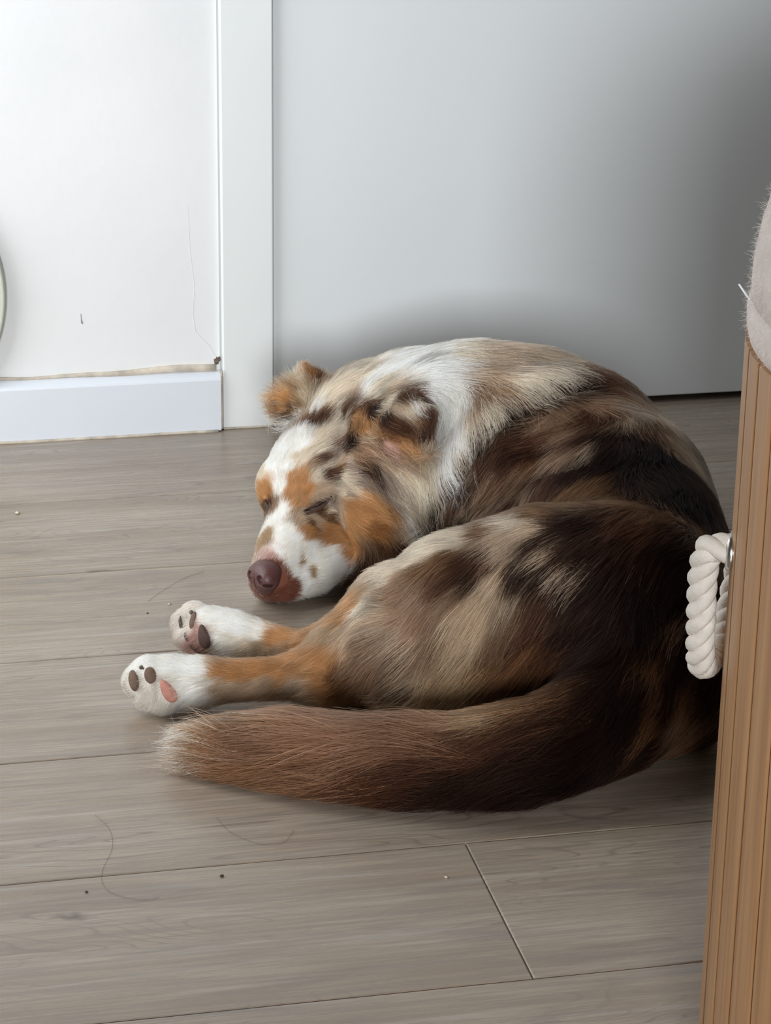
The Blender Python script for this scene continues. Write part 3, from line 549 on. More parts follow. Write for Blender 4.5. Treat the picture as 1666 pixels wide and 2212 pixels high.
# coat markings: places on the body (tenths of a millimetre) with the hair colour; some near-ear and rib marks darkened for shade
COAT = dict(A=(0.42, 0.335, 0.27), B=(0.52, 0.39, 0.275), C=(0.72, 0.62, 0.49), D=(0.028, 0.0125, 0.008), G=(0.29, 0.155, 0.092), K=(0.014, 0.0066, 0.0046), L=(0.46, 0.35, 0.24), M=(0.29, 0.18, 0.112), N=(0.21, 0.08, 0.052), O=(0.53, 0.285, 0.125), P=(0.6, 0.38, 0.33), R=(0.088, 0.038, 0.021), T=(0.44, 0.3, 0.175), W=(0.95, 0.925, 0.865), g=(0.34, 0.18, 0.096), o=(0.32, 0.145, 0.052), r=(0.165, 0.08, 0.036), w=(0.74, 0.69, 0.62))
MARKS = """3694,21210,1107,W 3628,21079,933,W 3578,20916,770,W 3560,20640,652,W 3484,20492,536,W 3664,20556,587,W 3837,20576,478,W 4011,20593,414,W 3902,20464,292,W 4097,20586,274,W 3716,20372,208,W 3864,20480,107,W 3846,21338,1234,W 3909,21571,1309,W 3710,21655,1132,W 3561,21314,1078,W 3716,21632,1147,W 4088,21830,1417,W 3941,22115,1239,W 3807,22114,1224,W 4176,21947,1512,C 4270,21861,1589,C 4367,21795,1641,C 4219,21709,1495,C 4075,21642,1389,R 4170,21631,1433,R 4035,21614,1369,R 4009,21805,1352,r 4266,21609,1480,C 4258,21451,1397,C 4152,21356,1345,C 4058,21203,1268,C 3821,21200,1170,C 3941,21152,1225,C 4172,21230,1296,A 4012,20977,1196,R 3947,20951,1161,M 4089,20861,1108,R 4047,20914,1154,C 3948,20909,1117,C 4146,20763,1104,C 4091,20921,1171,A 4149,20890,1192,B 4139,20835,1145,r 4011,20881,1106,R 4203,20732,1200,A 4254,20559,1126,A 4158,20711,1077,C 4215,20568,1037,C 4320,20469,1110,A 4122,20740,980,C 3935,20887,1073,C 3767,20966,960,O 3708,21049,983,O 3820,20957,1045,O 3731,20935,889,O 3773,20881,861,O 3851,20891,964,O 3706,20989,915,O 3908,20853,916,B 3817,20772,764,D 3886,20797,777,D 3781,20735,735,B 3870,20757,734,B 3977,20833,946,B 3786,20764,760,B 3874,20777,758,A 3966,20814,752,r 4031,20817,764,C 4061,20821,810,A 4124,20704,867,B 4058,20799,706,r 3909,20737,681,B 3853,20710,686,r 3811,20667,660,O 3974,20737,600,O 4090,20785,596,O 4177,20586,846,O 4243,20495,929,O 4122,20735,721,B 4182,20604,713,O 4277,20448,811,O 4383,20348,886,O 4462,20324,934,O 4497,20288,848,O 4457,20291,747,o 4367,20366,747,o 4423,20326,669,o 4251,20520,651,O 4202,20692,498,O 4146,20736,530,O 4041,20749,546,O 4227,20643,424,O 4313,20426,985,O 3697,20457,413,T 3809,20441,331,T 3645,20447,443,W 3760,20502,431,W 3748,20410,316,W 3866,20453,309,W 3638,20412,400,W 3423,20382,458,N 3456,20327,380,N 3516,20314,269,N 3581,20323,193,N 3624,20332,267,N 3475,20323,201,N 3548,20331,349,N 3440,20483,520,P 3729,20447,379,W 3656,20393,361,W 3865,20493,374,W 3764,20402,282,W 3647,20463,468,W 3468,21226,889,O 3483,21189,834,O 3508,21134,748,R 3531,21017,745,M 3489,20894,685,W 3412,20716,587,T 3478,21314,993,C 3775,22136,1417,O 3758,22139,1380,T 3834,22139,1445,O 3903,22153,1506,T 3948,22156,1540,L 4015,22157,1582,L 4037,22159,1626,B 4166,22182,1612,R 4093,22175,1659,o 3996,22176,1623,C 4221,22184,1562,B 4130,22178,1555,C 3815,22111,1257,D 3942,22124,1366,L 3874,22117,1325,R 4013,22145,1456,C 4085,22173,1490,C 4175,22179,1506,L 3922,22138,1441,T 3787,22127,1337,O 4359,21569,1524,R 4313,21471,1514,R 4420,21615,1596,B 4535,21542,1704,W 4633,21382,1750,C 4564,21256,1660,C 4577,20722,1789,C 4695,21070,1758,B 4681,20622,1894,R 4820,20858,1793,R 4878,20735,1768,R 4687,20452,1794,C 4617,20518,1776,B 4748,20445,1827,W 4793,20460,1850,C 4820,20333,1774,R 4825,20310,1682,R 4730,20356,1693,M 4672,20375,1647,R 4760,20295,1604,D 4563,20455,1691,R 4443,20923,1638,D 4460,20544,1676,D 4416,21165,1609,R 4369,21143,1516,O 4408,20916,1501,O 4490,20695,1514,O 4533,20498,1518,o 4507,20473,1471,P 4634,20379,1487,O 4702,20307,1473,O 4628,20348,1407,M 4423,20576,1462,M 4375,20753,1448,B 4199,21171,1288,R 4232,20966,1316,D 4279,20689,1322,M 4310,20631,1274,M 4334,20542,1207,D 4385,20474,1149,R 4481,20441,1287,B 4591,20361,1264,B 4617,20274,1119,C 4696,20252,1122,C 4503,20330,1105,A 4441,20439,1149,A 4803,20263,1198,C 4795,20218,1084,C 4742,20211,891,C 4845,20202,1122,C 4711,20214,1003,C 4648,20208,885,C 4573,20246,823,M 4539,20294,984,A 4715,20355,1325,B 4841,20350,1341,C 4778,20273,1480,B 4665,20178,763,W 4605,20189,710,C 4566,20202,654,M 5207,20968,1992,W 5144,20695,1863,W 5224,20765,1923,W 5184,20585,1809,W 5125,20276,1654,W 5133,20833,1929,W 5033,20955,1939,W 4795,21535,1868,W 5021,20037,1310,W 5070,20836,1909,W 5101,20499,1711,W 4965,20354,1506,W 4960,20139,1364,W 5064,20245,1582,W 4951,21451,1935,W 4777,21654,1868,W 4606,21781,1778,C 5023,21198,1974,W 5203,21229,2035,W 4442,21837,1692,C 4535,21756,1726,C 4675,21586,1813,W 4968,20565,1697,W 4917,20123,1242,W 4962,20734,1817,W 5073,20099,1502,W 5429,20906,2022,B 5354,21221,2061,C 5574,21142,2074,B 5802,21012,2088,B 5987,20889,2086,B 5652,20767,2031,B 5406,20631,1913,M 5312,20417,1813,M 5378,20729,1949,B 5177,20321,1710,B 5062,20046,1413,T 5356,20253,1800,C 5568,20433,1924,M 5784,20453,2028,C 5980,20396,2065,C 5399,20149,1746,C 5852,20233,1995,C 6039,20300,2050,C 5666,20242,1929,C 5165,20147,1631,C 5550,20612,1955,B 5765,20707,2044,A 5885,20122,1887,D 5635,20106,1790,D 5720,20036,1830,D 5528,20097,1743,D 5343,20047,1612,D 5201,20041,1514,D 6181,20230,1956,D 6397,20354,1982,R 6508,20231,1938,R 6604,20128,1879,M 5075,19999,1277,D 5484,20087,1719,D 6024,20156,1937,D 6197,19972,1919,M 6012,19943,1887,M 5834,19931,1829,M 5669,19964,1771,M 5490,19947,1693,R 5388,19881,1593,R 5219,19890,1454,R 6355,19899,1882,M 6616,19868,1826,A 6723,19741,1768,M 6919,20007,1688,B 6993,19890,1624,B 6425,19652,1824,B 6278,19637,1821,M 6117,19682,1798,R 5889,19737,1720,M 5836,19754,1704,M 5718,19807,1672,R 5457,19801,1544,D 5608,19701,1463,r 5695,19599,1528,M 5767,19493,1587,M 5957,19348,1694,B 5868,19379,1650,M 5615,19770,1562,D 5793,19667,1630,D 5965,19552,1724,D 6034,19149,1692,K 5850,19278,1586,K 5709,19490,1463,K 6034,19480,1745,D 5528,19750,1510,R 5629,19648,1403,K 6339,19422,1789,D 6151,19484,1779,D 6517,19319,1750,K 6614,19091,1677,K 6361,19776,1846,R 6084,19834,1843,R 6524,19614,1806,M 6745,18969,1586,K 5359,19744,1390,R 5472,19713,1394,M 5329,19746,1300,M 5205,19800,1164,M 5132,19846,1047,B 5349,19682,1198,M 5504,19607,1233,M 5590,19304,1373,R 5682,19337,1482,D 5799,19153,1575,K 6100,19325,1744,D 6334,19240,1759,D 6100,19026,1673,K 6398,18884,1705,K 6425,18423,1610,K 6112,18511,1668,D 6830,18850,1498,K 6596,19518,1770,R 6746,19422,1688,M 6946,19467,1558,T 7069,19547,1444,M 7071,19829,1534,M 7141,19653,1374,A 7154,19471,1260,A 5934,19588,1713,R 5588,19833,1628,R 4997,20023,1112,R 4865,20193,872,D 4790,20171,793,D 4918,20039,857,R 5075,19906,1224,D 5740,18655,1557,r 5624,18823,1452,r 5900,18357,1624,r 5964,17783,1746,r 5164,18089,1672,r 6260,17919,1615,r 5671,17619,1740,R 5520,17645,1709,D 5838,17368,1661,R 5249,17812,1664,D 4938,18044,1604,C 4730,18107,1526,r 4798,17997,1544,B 4909,17809,1546,B 5000,17858,1604,B 4821,17770,1484,B 5078,17539,1474,B 5037,17689,1552,D 5127,17418,1405,B 5249,17287,1368,B 5179,17377,1406,B 5223,17498,1532,D 4515,18149,1460,C 4357,18155,1409,C 4202,18174,1311,C 4096,18413,1146,C 3944,18457,1050,C 3862,18447,986,T 3759,18449,869,O 3628,18409,740,O 3547,18345,674,T 3803,18308,876,C 4037,18139,1107,M 4170,18023,1254,r 4392,17957,1380,r 4524,17845,1376,R 4654,17727,1366,R 4571,17701,1299,D 4652,17651,1302,B 4707,17612,1298,L 4825,17579,1346,D 4276,17786,1203,R 4129,17825,1061,M 4000,17952,934,M 3868,18076,806,B 3673,18245,715,B 3579,18193,606,B 3780,18034,660,M 3897,17823,604,M 3700,18020,414,M 3551,18079,354,r 3836,17893,320,M 4106,17674,451,L 4258,17636,378,T 4321,17578,562,T 4219,17636,798,M 4390,17577,979,L 4540,17552,1062,L 4460,17522,829,L 4620,17565,1165,L 4389,17542,657,L 4544,17506,491,T 4681,17440,679,r 4820,17405,1019,M 4749,17413,854,M 4961,17353,1113,R 4891,17354,868,R 4964,17319,794,r 5161,17223,1153,D 5094,17220,828,R 5250,17111,1041,K 5322,17129,1224,D 5261,16986,819,K 5052,17320,542,r 4842,17415,431,R 4700,17478,381,r 4340,17665,1113,M 4745,17476,1122,L 4136,17746,934,M 3998,17791,724,B 5870,16957,1216,K 6143,17044,1237,K 5871,16870,1038,K 6129,16901,984,K 5989,16971,1201,K 5191,17270,1285,K 5405,17148,1347,K 5040,17408,1317,D 5320,17325,1465,K 5162,17506,1501,D 5333,17335,1483,K 5345,17152,1291,K 5081,17345,1270,D 5455,17161,1404,K 5211,17432,1480,D 5051,17456,1384,D 5120,17359,1332,D 5204,17246,1262,D 5011,17521,1420,D 5335,17266,1421,D 5482,17197,1457,K 5625,17029,1321,K 5427,16940,983,K 5769,16839,1000,K 6030,17138,1442,D 5874,17269,1596,D 5358,17434,1567,D 5979,16926,1111,M 5745,16669,855,r 5726,16505,731,R 5642,16373,534,r 6000,16625,586,r 5930,16583,453,M 5863,16621,745,D 5595,16488,781,K 5485,16346,624,K 5402,16282,428,K 5786,16478,614,D 5619,16375,363,D 5907,16788,933,D 6114,16683,648,D 5464,16549,842,K 6066,16812,910,K 4740,16432,744,r 4380,16425,682,T 4040,16501,645,g 3818,16628,627,G 3572,16747,603,G 3241,16966,560,G 2967,17042,552,G 2759,17088,509,g 2547,17116,436,g 2377,17184,339,g 2300,17280,300,C 2236,17341,248,W 2215,17382,198,C 2247,17292,219,W 2293,17240,213,C 2339,17185,195,g 2312,17238,271,g 2383,17113,215,g 2430,17064,203,g 2495,17025,189,g 2392,17160,349,g 2432,17072,310,g 2419,17222,396,C 2322,17304,326,C 2389,17263,372,g 2476,17119,401,g 2465,17052,317,g 2398,17090,264,g 2660,16926,360,G 2860,16842,461,G 3186,16673,514,G 3513,16529,554,G 3843,16414,580,G 3167,16569,294,G 2849,16778,220,g 2527,16998,219,g 3491,16407,268,R 3818,16283,338,R 4163,16258,551,R 4152,16186,278,D 4498,16159,453,D 4526,16294,655,R 4891,16320,726,D 4845,16118,442,K 4684,16160,242,K 5258,16330,690,K 5242,16230,390,K 3991,16249,204,D 3245,18201,419,O 3101,18252,387,O 2915,18279,390,O 2727,18294,391,O 2559,18310,414,O 2466,18319,430,W 2359,18366,438,W 2214,18411,450,W 2101,18415,437,W 1997,18430,398,W 3237,18156,287,B 2943,18221,274,B 2718,18239,259,B 2584,18236,251,B 2474,18249,350,w 2380,18256,321,W 2342,18269,195,W 2452,18239,199,W 2213,18287,218,w 2107,18343,201,w 2025,18378,245,w 2127,18339,304,w 1983,18394,299,w 3387,18142,455,O 3414,18078,325,O 3274,18146,235,B 3484,18153,504,O 3363,18865,312,O 3231,19012,336,O 3158,19050,333,O 3068,19106,342,W 2944,19194,399,W 2799,19280,434,W 2672,19362,451,W 3043,19075,268,B 3240,18950,256,B 2968,19104,231,C 2856,19148,242,w 2746,19206,213,W 2551,19438,342,w 2509,19431,262,w 2585,19317,297,P 2635,19261,223,M 2549,19358,205,P 4330,20481,517,M 4462,20300,552,R 4266,20534,274,R 4193,20592,138,r 4573,20189,614,D"""
mk = [m.split(',') for m in MARKS.split()]
mk_p = np.array([[float(a)*1e-4 for a in m[:3]] for m in mk]); mk_c = np.array([COAT[m[3]] for m in mk])
# lie of the coat: place, direction the hair points (hundredths), length (mm)
LIE = np.array([(3573,20520,563,52,64,57,5),(3628,21079,933,27,39,88,7),(3422,20376,452,56,53,64,4),(3716,20374,252,85,47,24,5),(3918,21499,1310,45,84,31,11),(4229,21759,1524,77,-32,54,16),(4044,20766,570,90,42,12,8),(4312,20410,823,69,-69,22,13),(4457,20291,747,53,-42,-73,16),(3991,20957,1178,92,16,35,12),(4158,20711,1077,43,-86,28,17),(3480,21224,934,-14,73,67,5),(3860,20460,139,90,44,-7,5),(4097,20587,297,86,46,21,8),(3778,20956,968,34,25,91,7),(3916,20776,733,95,26,-16,6),(3425,20770,611,16,93,33,5),(4336,20551,1212,39,-77,-51,35),(4470,20374,1091,47,-62,-63,40),(4622,20306,1194,31,-52,-79,45),(4791,20309,1270,8,-56,-82,45),(4576,20264,904,43,-38,-82,35),(4255,20785,1312,11,-97,-24,25),(4368,21572,1532,64,46,62,22),(4515,21439,1657,60,-64,48,26),(4619,20726,1838,19,-91,37,20),(4767,20439,1837,21,-94,-28,17),(4817,20314,1703,3,-38,-92,17),(4568,20663,1511,59,-79,-16,22),(4370,21149,1536,2,-91,-40,25),(4360,20677,1431,3,-100,-9,32),(4630,20360,1437,52,-71,-48,25),(3817,22122,1336,-97,23,-2,32),(3766,22137,1418,-82,56,5,30),(3947,22149,1505,-77,26,59,24),(4037,22157,1590,-43,8,90,18),(4129,22175,1602,-27,6,96,15),(4221,22184,1562,75,35,56,15),(4491,21756,1692,79,-48,39,22),(4757,21561,1853,78,-54,31,30),(5102,21165,2002,60,-79,13,40),(5007,20547,1700,-7,-73,-68,40),(4935,20215,1382,-1,-81,-59,40),(5356,20600,1882,15,-92,-36,45),(5350,20228,1787,6,-93,-35,45),(5073,20099,1502,-6,-69,-72,40),(5864,20754,2068,61,-79,-4,40),(5750,20323,1993,38,-92,-8,45),(5440,21130,2062,77,-64,1,40),(6153,20240,1976,95,20,-25,30),(6500,20248,1942,62,-76,-21,30),(5484,20087,1719,-80,-37,-47,30),(5092,19981,1282,-47,4,-88,30),(5227,19868,1444,-65,1,-76,32),(5654,19935,1739,-91,7,-40,32),(6019,19746,1782,-89,-24,-40,30),(6284,19515,1803,-49,-85,-17,30),(6615,19632,1786,-15,-98,-14,30),(6930,19527,1589,25,-85,-46,30),(7094,19381,1337,43,-23,-88,30),(5403,19726,1312,-77,13,-63,32),(5878,19230,1588,-60,-54,-59,28),(6287,18580,1672,-15,-98,-14,28),(4890,20153,881,-35,31,-88,30),(5160,18103,1671,-93,31,-18,22),(5816,18338,1608,-87,43,-25,28),(6066,17651,1710,-76,-63,17,30),(4597,18141,1482,-95,16,-28,18),(4219,18149,1324,-71,47,-52,16),(3899,18424,1013,-79,7,-61,14),(4721,17869,1479,-77,-39,-51,24),(5036,17627,1513,-72,-37,-58,30),(5322,17289,1432,-58,-31,-76,35),(5832,17116,1465,-53,-59,-61,35),(4344,17863,1310,-80,-18,-57,26),(4016,18072,1047,-44,59,-67,26),(4467,17554,991,-60,-5,-80,50),(4807,17413,1025,-51,3,-86,50),(3966,17815,716,-68,20,-71,40),(3661,18182,662,-65,-21,-73,16),(3540,18147,522,-86,1,-52,12),(4128,17669,443,-79,30,-54,50),(4814,17392,633,-61,29,-74,60),(5275,17054,945,-49,18,-85,50),(3738,17982,415,-60,63,-49,30),(5769,16839,1000,-53,-54,-66,40),(3492,18092,406,-99,1,-14,15),(5065,16290,686,-96,-27,-7,70),(4380,16425,682,-96,24,-12,70),(4150,16180,321,-99,9,-9,70),(3539,16659,606,-95,31,-7,80),(3491,16407,268,-93,35,-9,80),(2878,16945,527,-89,42,-17,80),(2848,16771,263,-83,53,-18,80),(2506,17084,396,-81,57,-9,55),(2495,17018,252,-81,51,-28,65),(2316,17266,305,-57,81,-15,36),(2309,17223,227,-59,68,-43,40),(2226,17353,224,-29,87,-40,26),(4674,16133,334,-98,11,-18,70),(3101,18252,387,-97,24,-8,11),(2718,18241,300,-99,4,-10,11),(2427,18309,417,-98,21,-2,9),(2099,18398,424,-98,6,-16,7),(2451,18232,223,-47,21,-86,22),(2125,18337,223,-31,14,-94,15),(3272,18140,259,-80,49,-35,14),(3228,18997,321,-80,59,10,10),(2868,19216,404,-87,45,18,8),(2615,19379,431,-73,62,-29,6),(2517,19408,263,-38,64,-67,12),(2746,19206,213,-48,46,-75,13),(3043,19074,259,-91,38,-20,12),(5806,16698,864,-45,-71,-54,40),(5890,16552,531,-75,-65,-12,30),(5647,16386,591,-59,-42,-69,50),(4398,20400,508,-10,49,-87,25),(4219,20552,234,-73,41,-55,25)], float)
lie_p = LIE[:, :3]*1e-4; lie_d = LIE[:, 3:6]*0.01; lie_l = LIE[:, 6]*1e-3
def lie_at(P):
    d2 = ((P[:, None, :] - lie_p[None])**2).sum(-1); w = 1/(d2 + 0.008**2)**2; w /= w.sum(1, keepdims=True)
    v = w @ lie_d; return v/(np.linalg.norm(v, axis=1, keepdims=True) + 1e-9), w @ lie_l
def wobble(P, s, seed):
    r = np.random.default_rng(seed); out = np.zeros(P.shape)
    for k in range(5):
        K = r.normal(size=(3, 3))*s*(1 + 0.6*k); ph = r.uniform(0, 6.28, 3); out += np.sin(P @ K.T + ph)/(1 + 0.5*k)
    return out
def coat_at(P, spread, r):
    """colour of the hair rooted at P: the nearest marks, ragged along the lie of the coat"""
    out = np.zeros(P.shape)
    for i in range(0, len(P), 20000):
        q = P[i:i+20000]; d2 = ((q[:, None, :] - mk_p[None])**2).sum(-1)
        w = 1/(d2 + 0.0015**2)**3; w /= w.sum(1, keepdims=True)
        blend = w @ mk_c
        pick = (w.cumsum(1) > r.random(len(q))[:, None]).argmax(1)
        out[i:i+20000] = blend*(1-spread) + mk_c[pick]*spread
    return out
me = bpy.data.meshes.new('dog'); me.from_pydata(V.tolist(), [], Fq.tolist()); me.update()
me.polygons.foreach_set('use_smooth', np.ones(len(me.polygons), bool))
ca = me.color_attributes.new('coat', 'FLOAT_COLOR', 'POINT')
skin_c = coat_at(V, 0.0, rng); ca.data.foreach_set('color', np.hstack([skin_c, np.ones((len(V), 1))]).astype(np.float32).ravel())
def mat_skin():
    m, nt, b = new_mat('dog_skin'); a = N(nt, 'ShaderNodeAttribute'); a.attribute_name = 'coat'
    nt.links.new(a.outputs['Color'], b.inputs['Base Color']); b.inputs['Roughness'].default_value = 0.9; b.inputs['Specular IOR Level'].default_value = 0.1
    return m
def mat_hair():
    m, nt, b = new_mat('dog_hair'); a = N(nt, 'ShaderNodeAttribute'); a.attribute_name = 'coat'
    h = nt.nodes.new('ShaderNodeBsdfHairPrincipled'); h.model = 'CHIANG'; h.parametrization = 'COLOR'
    nt.links.new(a.outputs['Color'], h.inputs['Color'])
    h.inputs['Roughness'].default_value = 0.42; h.inputs['Radial Roughness'].default_value = 0.6; h.inputs['Coat'].default_value = 0.0; h.inputs['IOR'].default_value = 1.12
    nt.links.new(a.outputs['Color'], b.inputs['Base Color']); b.inputs['Roughness'].default_value = 0.55; b.inputs['Specular IOR Level'].default_value = 0.06
    mx = N(nt, 'ShaderNodeMixShader'); mx.inputs[0].default_value = 0.5
    nt.links.new(b.outputs[0], mx.inputs[1]); nt.links.new(h.outputs[0], mx.inputs[2])
    nt.links.new(mx.outputs[0], nt.nodes['Material Output'].inputs['Surface'])
    return m
M_SKIN, M_HAIR = mat_skin(), mat_hair()
dog = link('dog', me, M_SKIN)
tag(dog, 'red merle long-haired dog curled up asleep on the wood floor', 'dog')

# ---- bare parts: closed lids, nose, lip, pads, claws
M_SLIT = simple('lash_line', (0.012, 0.007, 0.006), 0.7, 0.2)
M_LID = simple('brown_eyelid', (0.085, 0.040, 0.031), 0.6, 0.3, 0.25, 300)
M_NOSE = simple('liver_nose', (0.105, 0.045, 0.042), 0.38, 0.5, 0.15, 400, 0.35, 900)
M_PAD = simple('brown_paw_pad', (0.155, 0.098, 0.070), 0.7, 0.3, 0.18, 300, 0.5, 900)
M_PAD2 = simple('dark_paw_pad', (0.085, 0.050, 0.042), 0.7, 0.3, 0.2, 300, 0.5, 900)
M_PINK = simple('pink_paw_pad', (0.52, 0.245, 0.19), 0.65, 0.3, 0.12, 300, 0.4, 900)
M_CLAW = simple('dark_claw', (0.09, 0.065, 0.05), 0.4, 0.5)
bare = []          # (point, radius) where no hair grows
def lids(pts, w):
    P = [Vector(p) for p, n in pts]; Nn = [Vector(n) for p, n in pts]
    tang = (P[-1] - P[0]).normalized()
    for sgn, rad in ((1, 0.0013*w), (-1, 0.0026*w)):
        path, rads = [], []
        for t in np.linspace(0, 1, 15):
            f = t*(len(P)-1); i = min(int(f), len(P)-2); f -= i
            p = P[i].lerp(P[i+1], f); n = Nn[i].lerp(Nn[i+1], f).normalized(); side = n.cross(tang).normalized()
            b_ = math.sin(math.pi*(0.06 + 0.88*t))**0.7
            path.append(p + side*sgn*(rad*0.95*b_ + 0.0002) + n*(-0.0013 + 0.0007*b_)); rads.append(rad*b_)
        bm = bmesh.new(); tube_bm(bm, path, rads, 12); bm_obj('eyelid', bm, M_LID, dog, True)
    for p in P: bare.append((p, 0.0036*w))
    bm = bmesh.new(); tube_bm(bm, [P[0].lerp(P[-1], 0.0) + Nn[0]*0.0002] + [p + n*0.0009 for p, n in list(zip(P, Nn))[1:-1]] + [P[-1] + Nn[-1]*0.0002], [0.0004] + [0.0008]*(len(P)-2) + [0.0004], 8)
    bm_obj('lash_line', bm, M_SLIT, dog, True)
    # lashes
    bm = bmesh.new()
    for t in np.linspace(0.25, 0.97, 22):
        f = t*(len(P)-1); i = min(int(f), len(P)-2); f -= i
        p = P[i].lerp(P[i+1], f); n = Nn[i].lerp(Nn[i+1], f).normalized(); side = n.cross(tang).normalized()
        dn = -side if side.z > 0 else side
        q = p + n*0.0012; l = 0.0045*w*(0.7 + 0.5*random.random())
        tube_bm(bm, [q, q + (n*0.6 + dn*0.55 + tang*0.3)*l*0.6, q + (n*0.75 + dn*1.0 + tang*0.55)*l], [0.00022, 0.00017, 0.00005], 5)
    o = bm_obj('eyelash', bm, simple('brown_lash', (0.10, 0.07, 0.05), 0.6, 0.3), dog); o['kind'] = 'stuff'
lids([((0.377, 2.0794, 0.0786), (-0.056, -0.635, 0.771)), ((0.3809, 2.0798, 0.079), (-0.001, -0.702, 0.712)), ((0.3862, 2.0809, 0.0801), (0.067, -0.804, 0.59)), ((0.3926, 2.0828, 0.0821), (0.21, -0.944, 0.255)), ((0.3982, 2.0834, 0.0856), (0.019, -0.958, -0.285)), ((0.4039, 2.0822, 0.0906), (0.083, -0.987, -0.139))], 1.0)
lids([((0.3485, 2.1179, 0.0774), (-0.847, -0.532, -0.006)), ((0.3505, 2.1142, 0.075), (-0.925, -0.367, 0.102)), ((0.352, 2.1055, 0.0736), (-0.878, -0.116, 0.464))], 0.8)
NOSE = [('e', .2, (13.75, 0, -1.0), (1.05, 1.40, 1.15)), ('e', .35, (13.55, 0, -.55), (1.15, 1.25, .85)), ('e', .3, (13.6, 0, -1.7), (.95, .75, .8)),
        ('e', .25, (14.05, .72, -1.0), (.72, .70, .82)), ('e', .25, (14.05, -.72, -1.0), (.72, .70, .82)),
        ('-e', .12, (14.66, .66, -.95), (.50, .32, .36)), ('-e', .12, (14.66, -.66, -.95), (.50, .32, .36)),
        ('-e', .10, (14.30, 1.18, -1.30), (.60, .40, .15), (0, 0, .5)), ('-e', .10, (14.35, -1.22, -1.28), (.55, .34, .13), (0, 0, -.5)),
        ('-e', .08, (14.75, 0, -1.55), (.35, .06, .75))]
nlo = np.array([12.0, -2.0, -3.2]); ND = sdf_grid(NOSE, nlo, np.array([15.6, 2.0, 1.0]), 0.06, 1.0)
NV, NF = surface_nets(ND, nlo, 0.06)
nm = bpy.data.meshes.new('nose'); 
NC = np.array([12.6, 0, -1.0]); NR = euler_m(0, -0.38, -0.50)      # the nose turns a little to its right
nm.from_pydata([tuple(head_w(v)) for v in (NV - NC) @ NR.T*1.10 + NC + np.array([0.05, -0.05, -0.48])], [], NF.tolist()); nm.update()
nm.polygons.foreach_set('use_smooth', np.ones(len(nm.polygons), bool))
link('nose', nm, M_NOSE, dog)
for l, r_ in (((13.7, -.6, -1.25), 1.2), ((13.5, .3, -1.3), .9), ((13.1, -1.3, -1.2), .8), ((13.4, -.5, -2.0), .8)): bare.append((Vector(head_w(l)), r_*HEAD_S))
lp = [Vector(p) for p in [(0.4151, 2.0599, 0.0257), (0.4183, 2.0592, 0.0302), (0.421, 2.0599, 0.0343), (0.4236, 2.0603, 0.038)]]
bm = bmesh.new(); tube_bm(bm, lp, [0.0012, 0.0026, 0.0028, 0.0010], 12)
lip = bm_obj('lip', bm, simple('pink_lip', (0.36, 0.17, 0.16), 0.4, 0.5, 0.2, 400), dog, True); lip['label'] = 'pink lip at the corner of the mouth'
for p in lp: bare.append((p, 0.003))
for p, n, w, a, b_, kind in [((0.195, 1.8429, 0.0319), (-0.698, -0.672, 0.246), (-0.077, 0.413, 0.908), 0.0087, 0.0049, 'toe'), ((0.2076, 1.8373, 0.038), (-0.285, -0.848, 0.447), (-0.076, 0.484, 0.871), 0.0068, 0.0049, 'toe'), ((0.2206, 1.8285, 0.0273), (-0.25, -0.966, 0.063), (-0.479, 0.18, 0.859), 0.0109, 0.0053, 'pink'), ((0.2569, 1.9396, 0.0393), (-0.856, -0.165, 0.49), (0.305, 0.603, 0.737), 0.0079, 0.0036, 'toe'), ((0.264, 1.9257, 0.0297), (-0.621, -0.764, 0.174), (-0.149, 0.333, 0.931), 0.0106, 0.0055, 'pad'), ((0.2514, 1.9412, 0.0236), (-0.834, -0.55, 0.049), (-0.292, 0.514, 0.807), 0.0044, 0.0024, 'toe2'), ((0.2584, 1.9354, 0.0143), (-0.672, -0.597, -0.438), (-0.739, 0.504, 0.448), 0.0064, 0.0028, 'toe2')]:
    n = Vector(n); w = Vector(w); s = n.cross(w).normalized()
    bm = bmesh.new(); bmesh.ops.create_icosphere(bm, subdivisions=4, radius=1)
    for v in bm.verts:
        x, y, z_ = v.co
        if kind in ('pad', 'pink'): y *= 1.0 - 0.30*x          # heart-shaped large pad
        v.co = Vector(p) + w*(x*a) + s*(y*b_) + n*(z_*min(a, b_)*0.62 + 0.0006)
    m = {'pink': M_PINK, 'pad': M_PAD2}.get(kind, M_PAD)
    if kind == 'toe2': m = M_PAD2
    o = bm_obj('paw_pad', bm, m, dog, True)
    if m is M_PINK: o['label'] = 'pink main pad of the near paw'
    for t in (-0.7, -0.35, 0, 0.35, 0.7): bare.append((Vector(p) + w*(a*t), b_*0.98*math.sqrt(1-t*t*0.6)))
for a, b_ in [((0.2479, 1.9503, 0.029), (0.2481, 1.9567, 0.0371)), ((0.2568, 1.9526, 0.0416), (0.2574, 1.9456, 0.0411)), ((0.2009, 1.8434, 0.0428), (0.2028, 1.8399, 0.0426))]:
    a, b_ = Vector(a), Vector(b_); mid = a.lerp(b_, 0.5) + Vector((-0.001, -0.001, 0.0015))
    bm = bmesh.new(); tube_bm(bm, [a, mid, b_], [0.0018, 0.0015, 0.0004], 10); bm_obj('claw', bm, M_CLAW, dog, True)

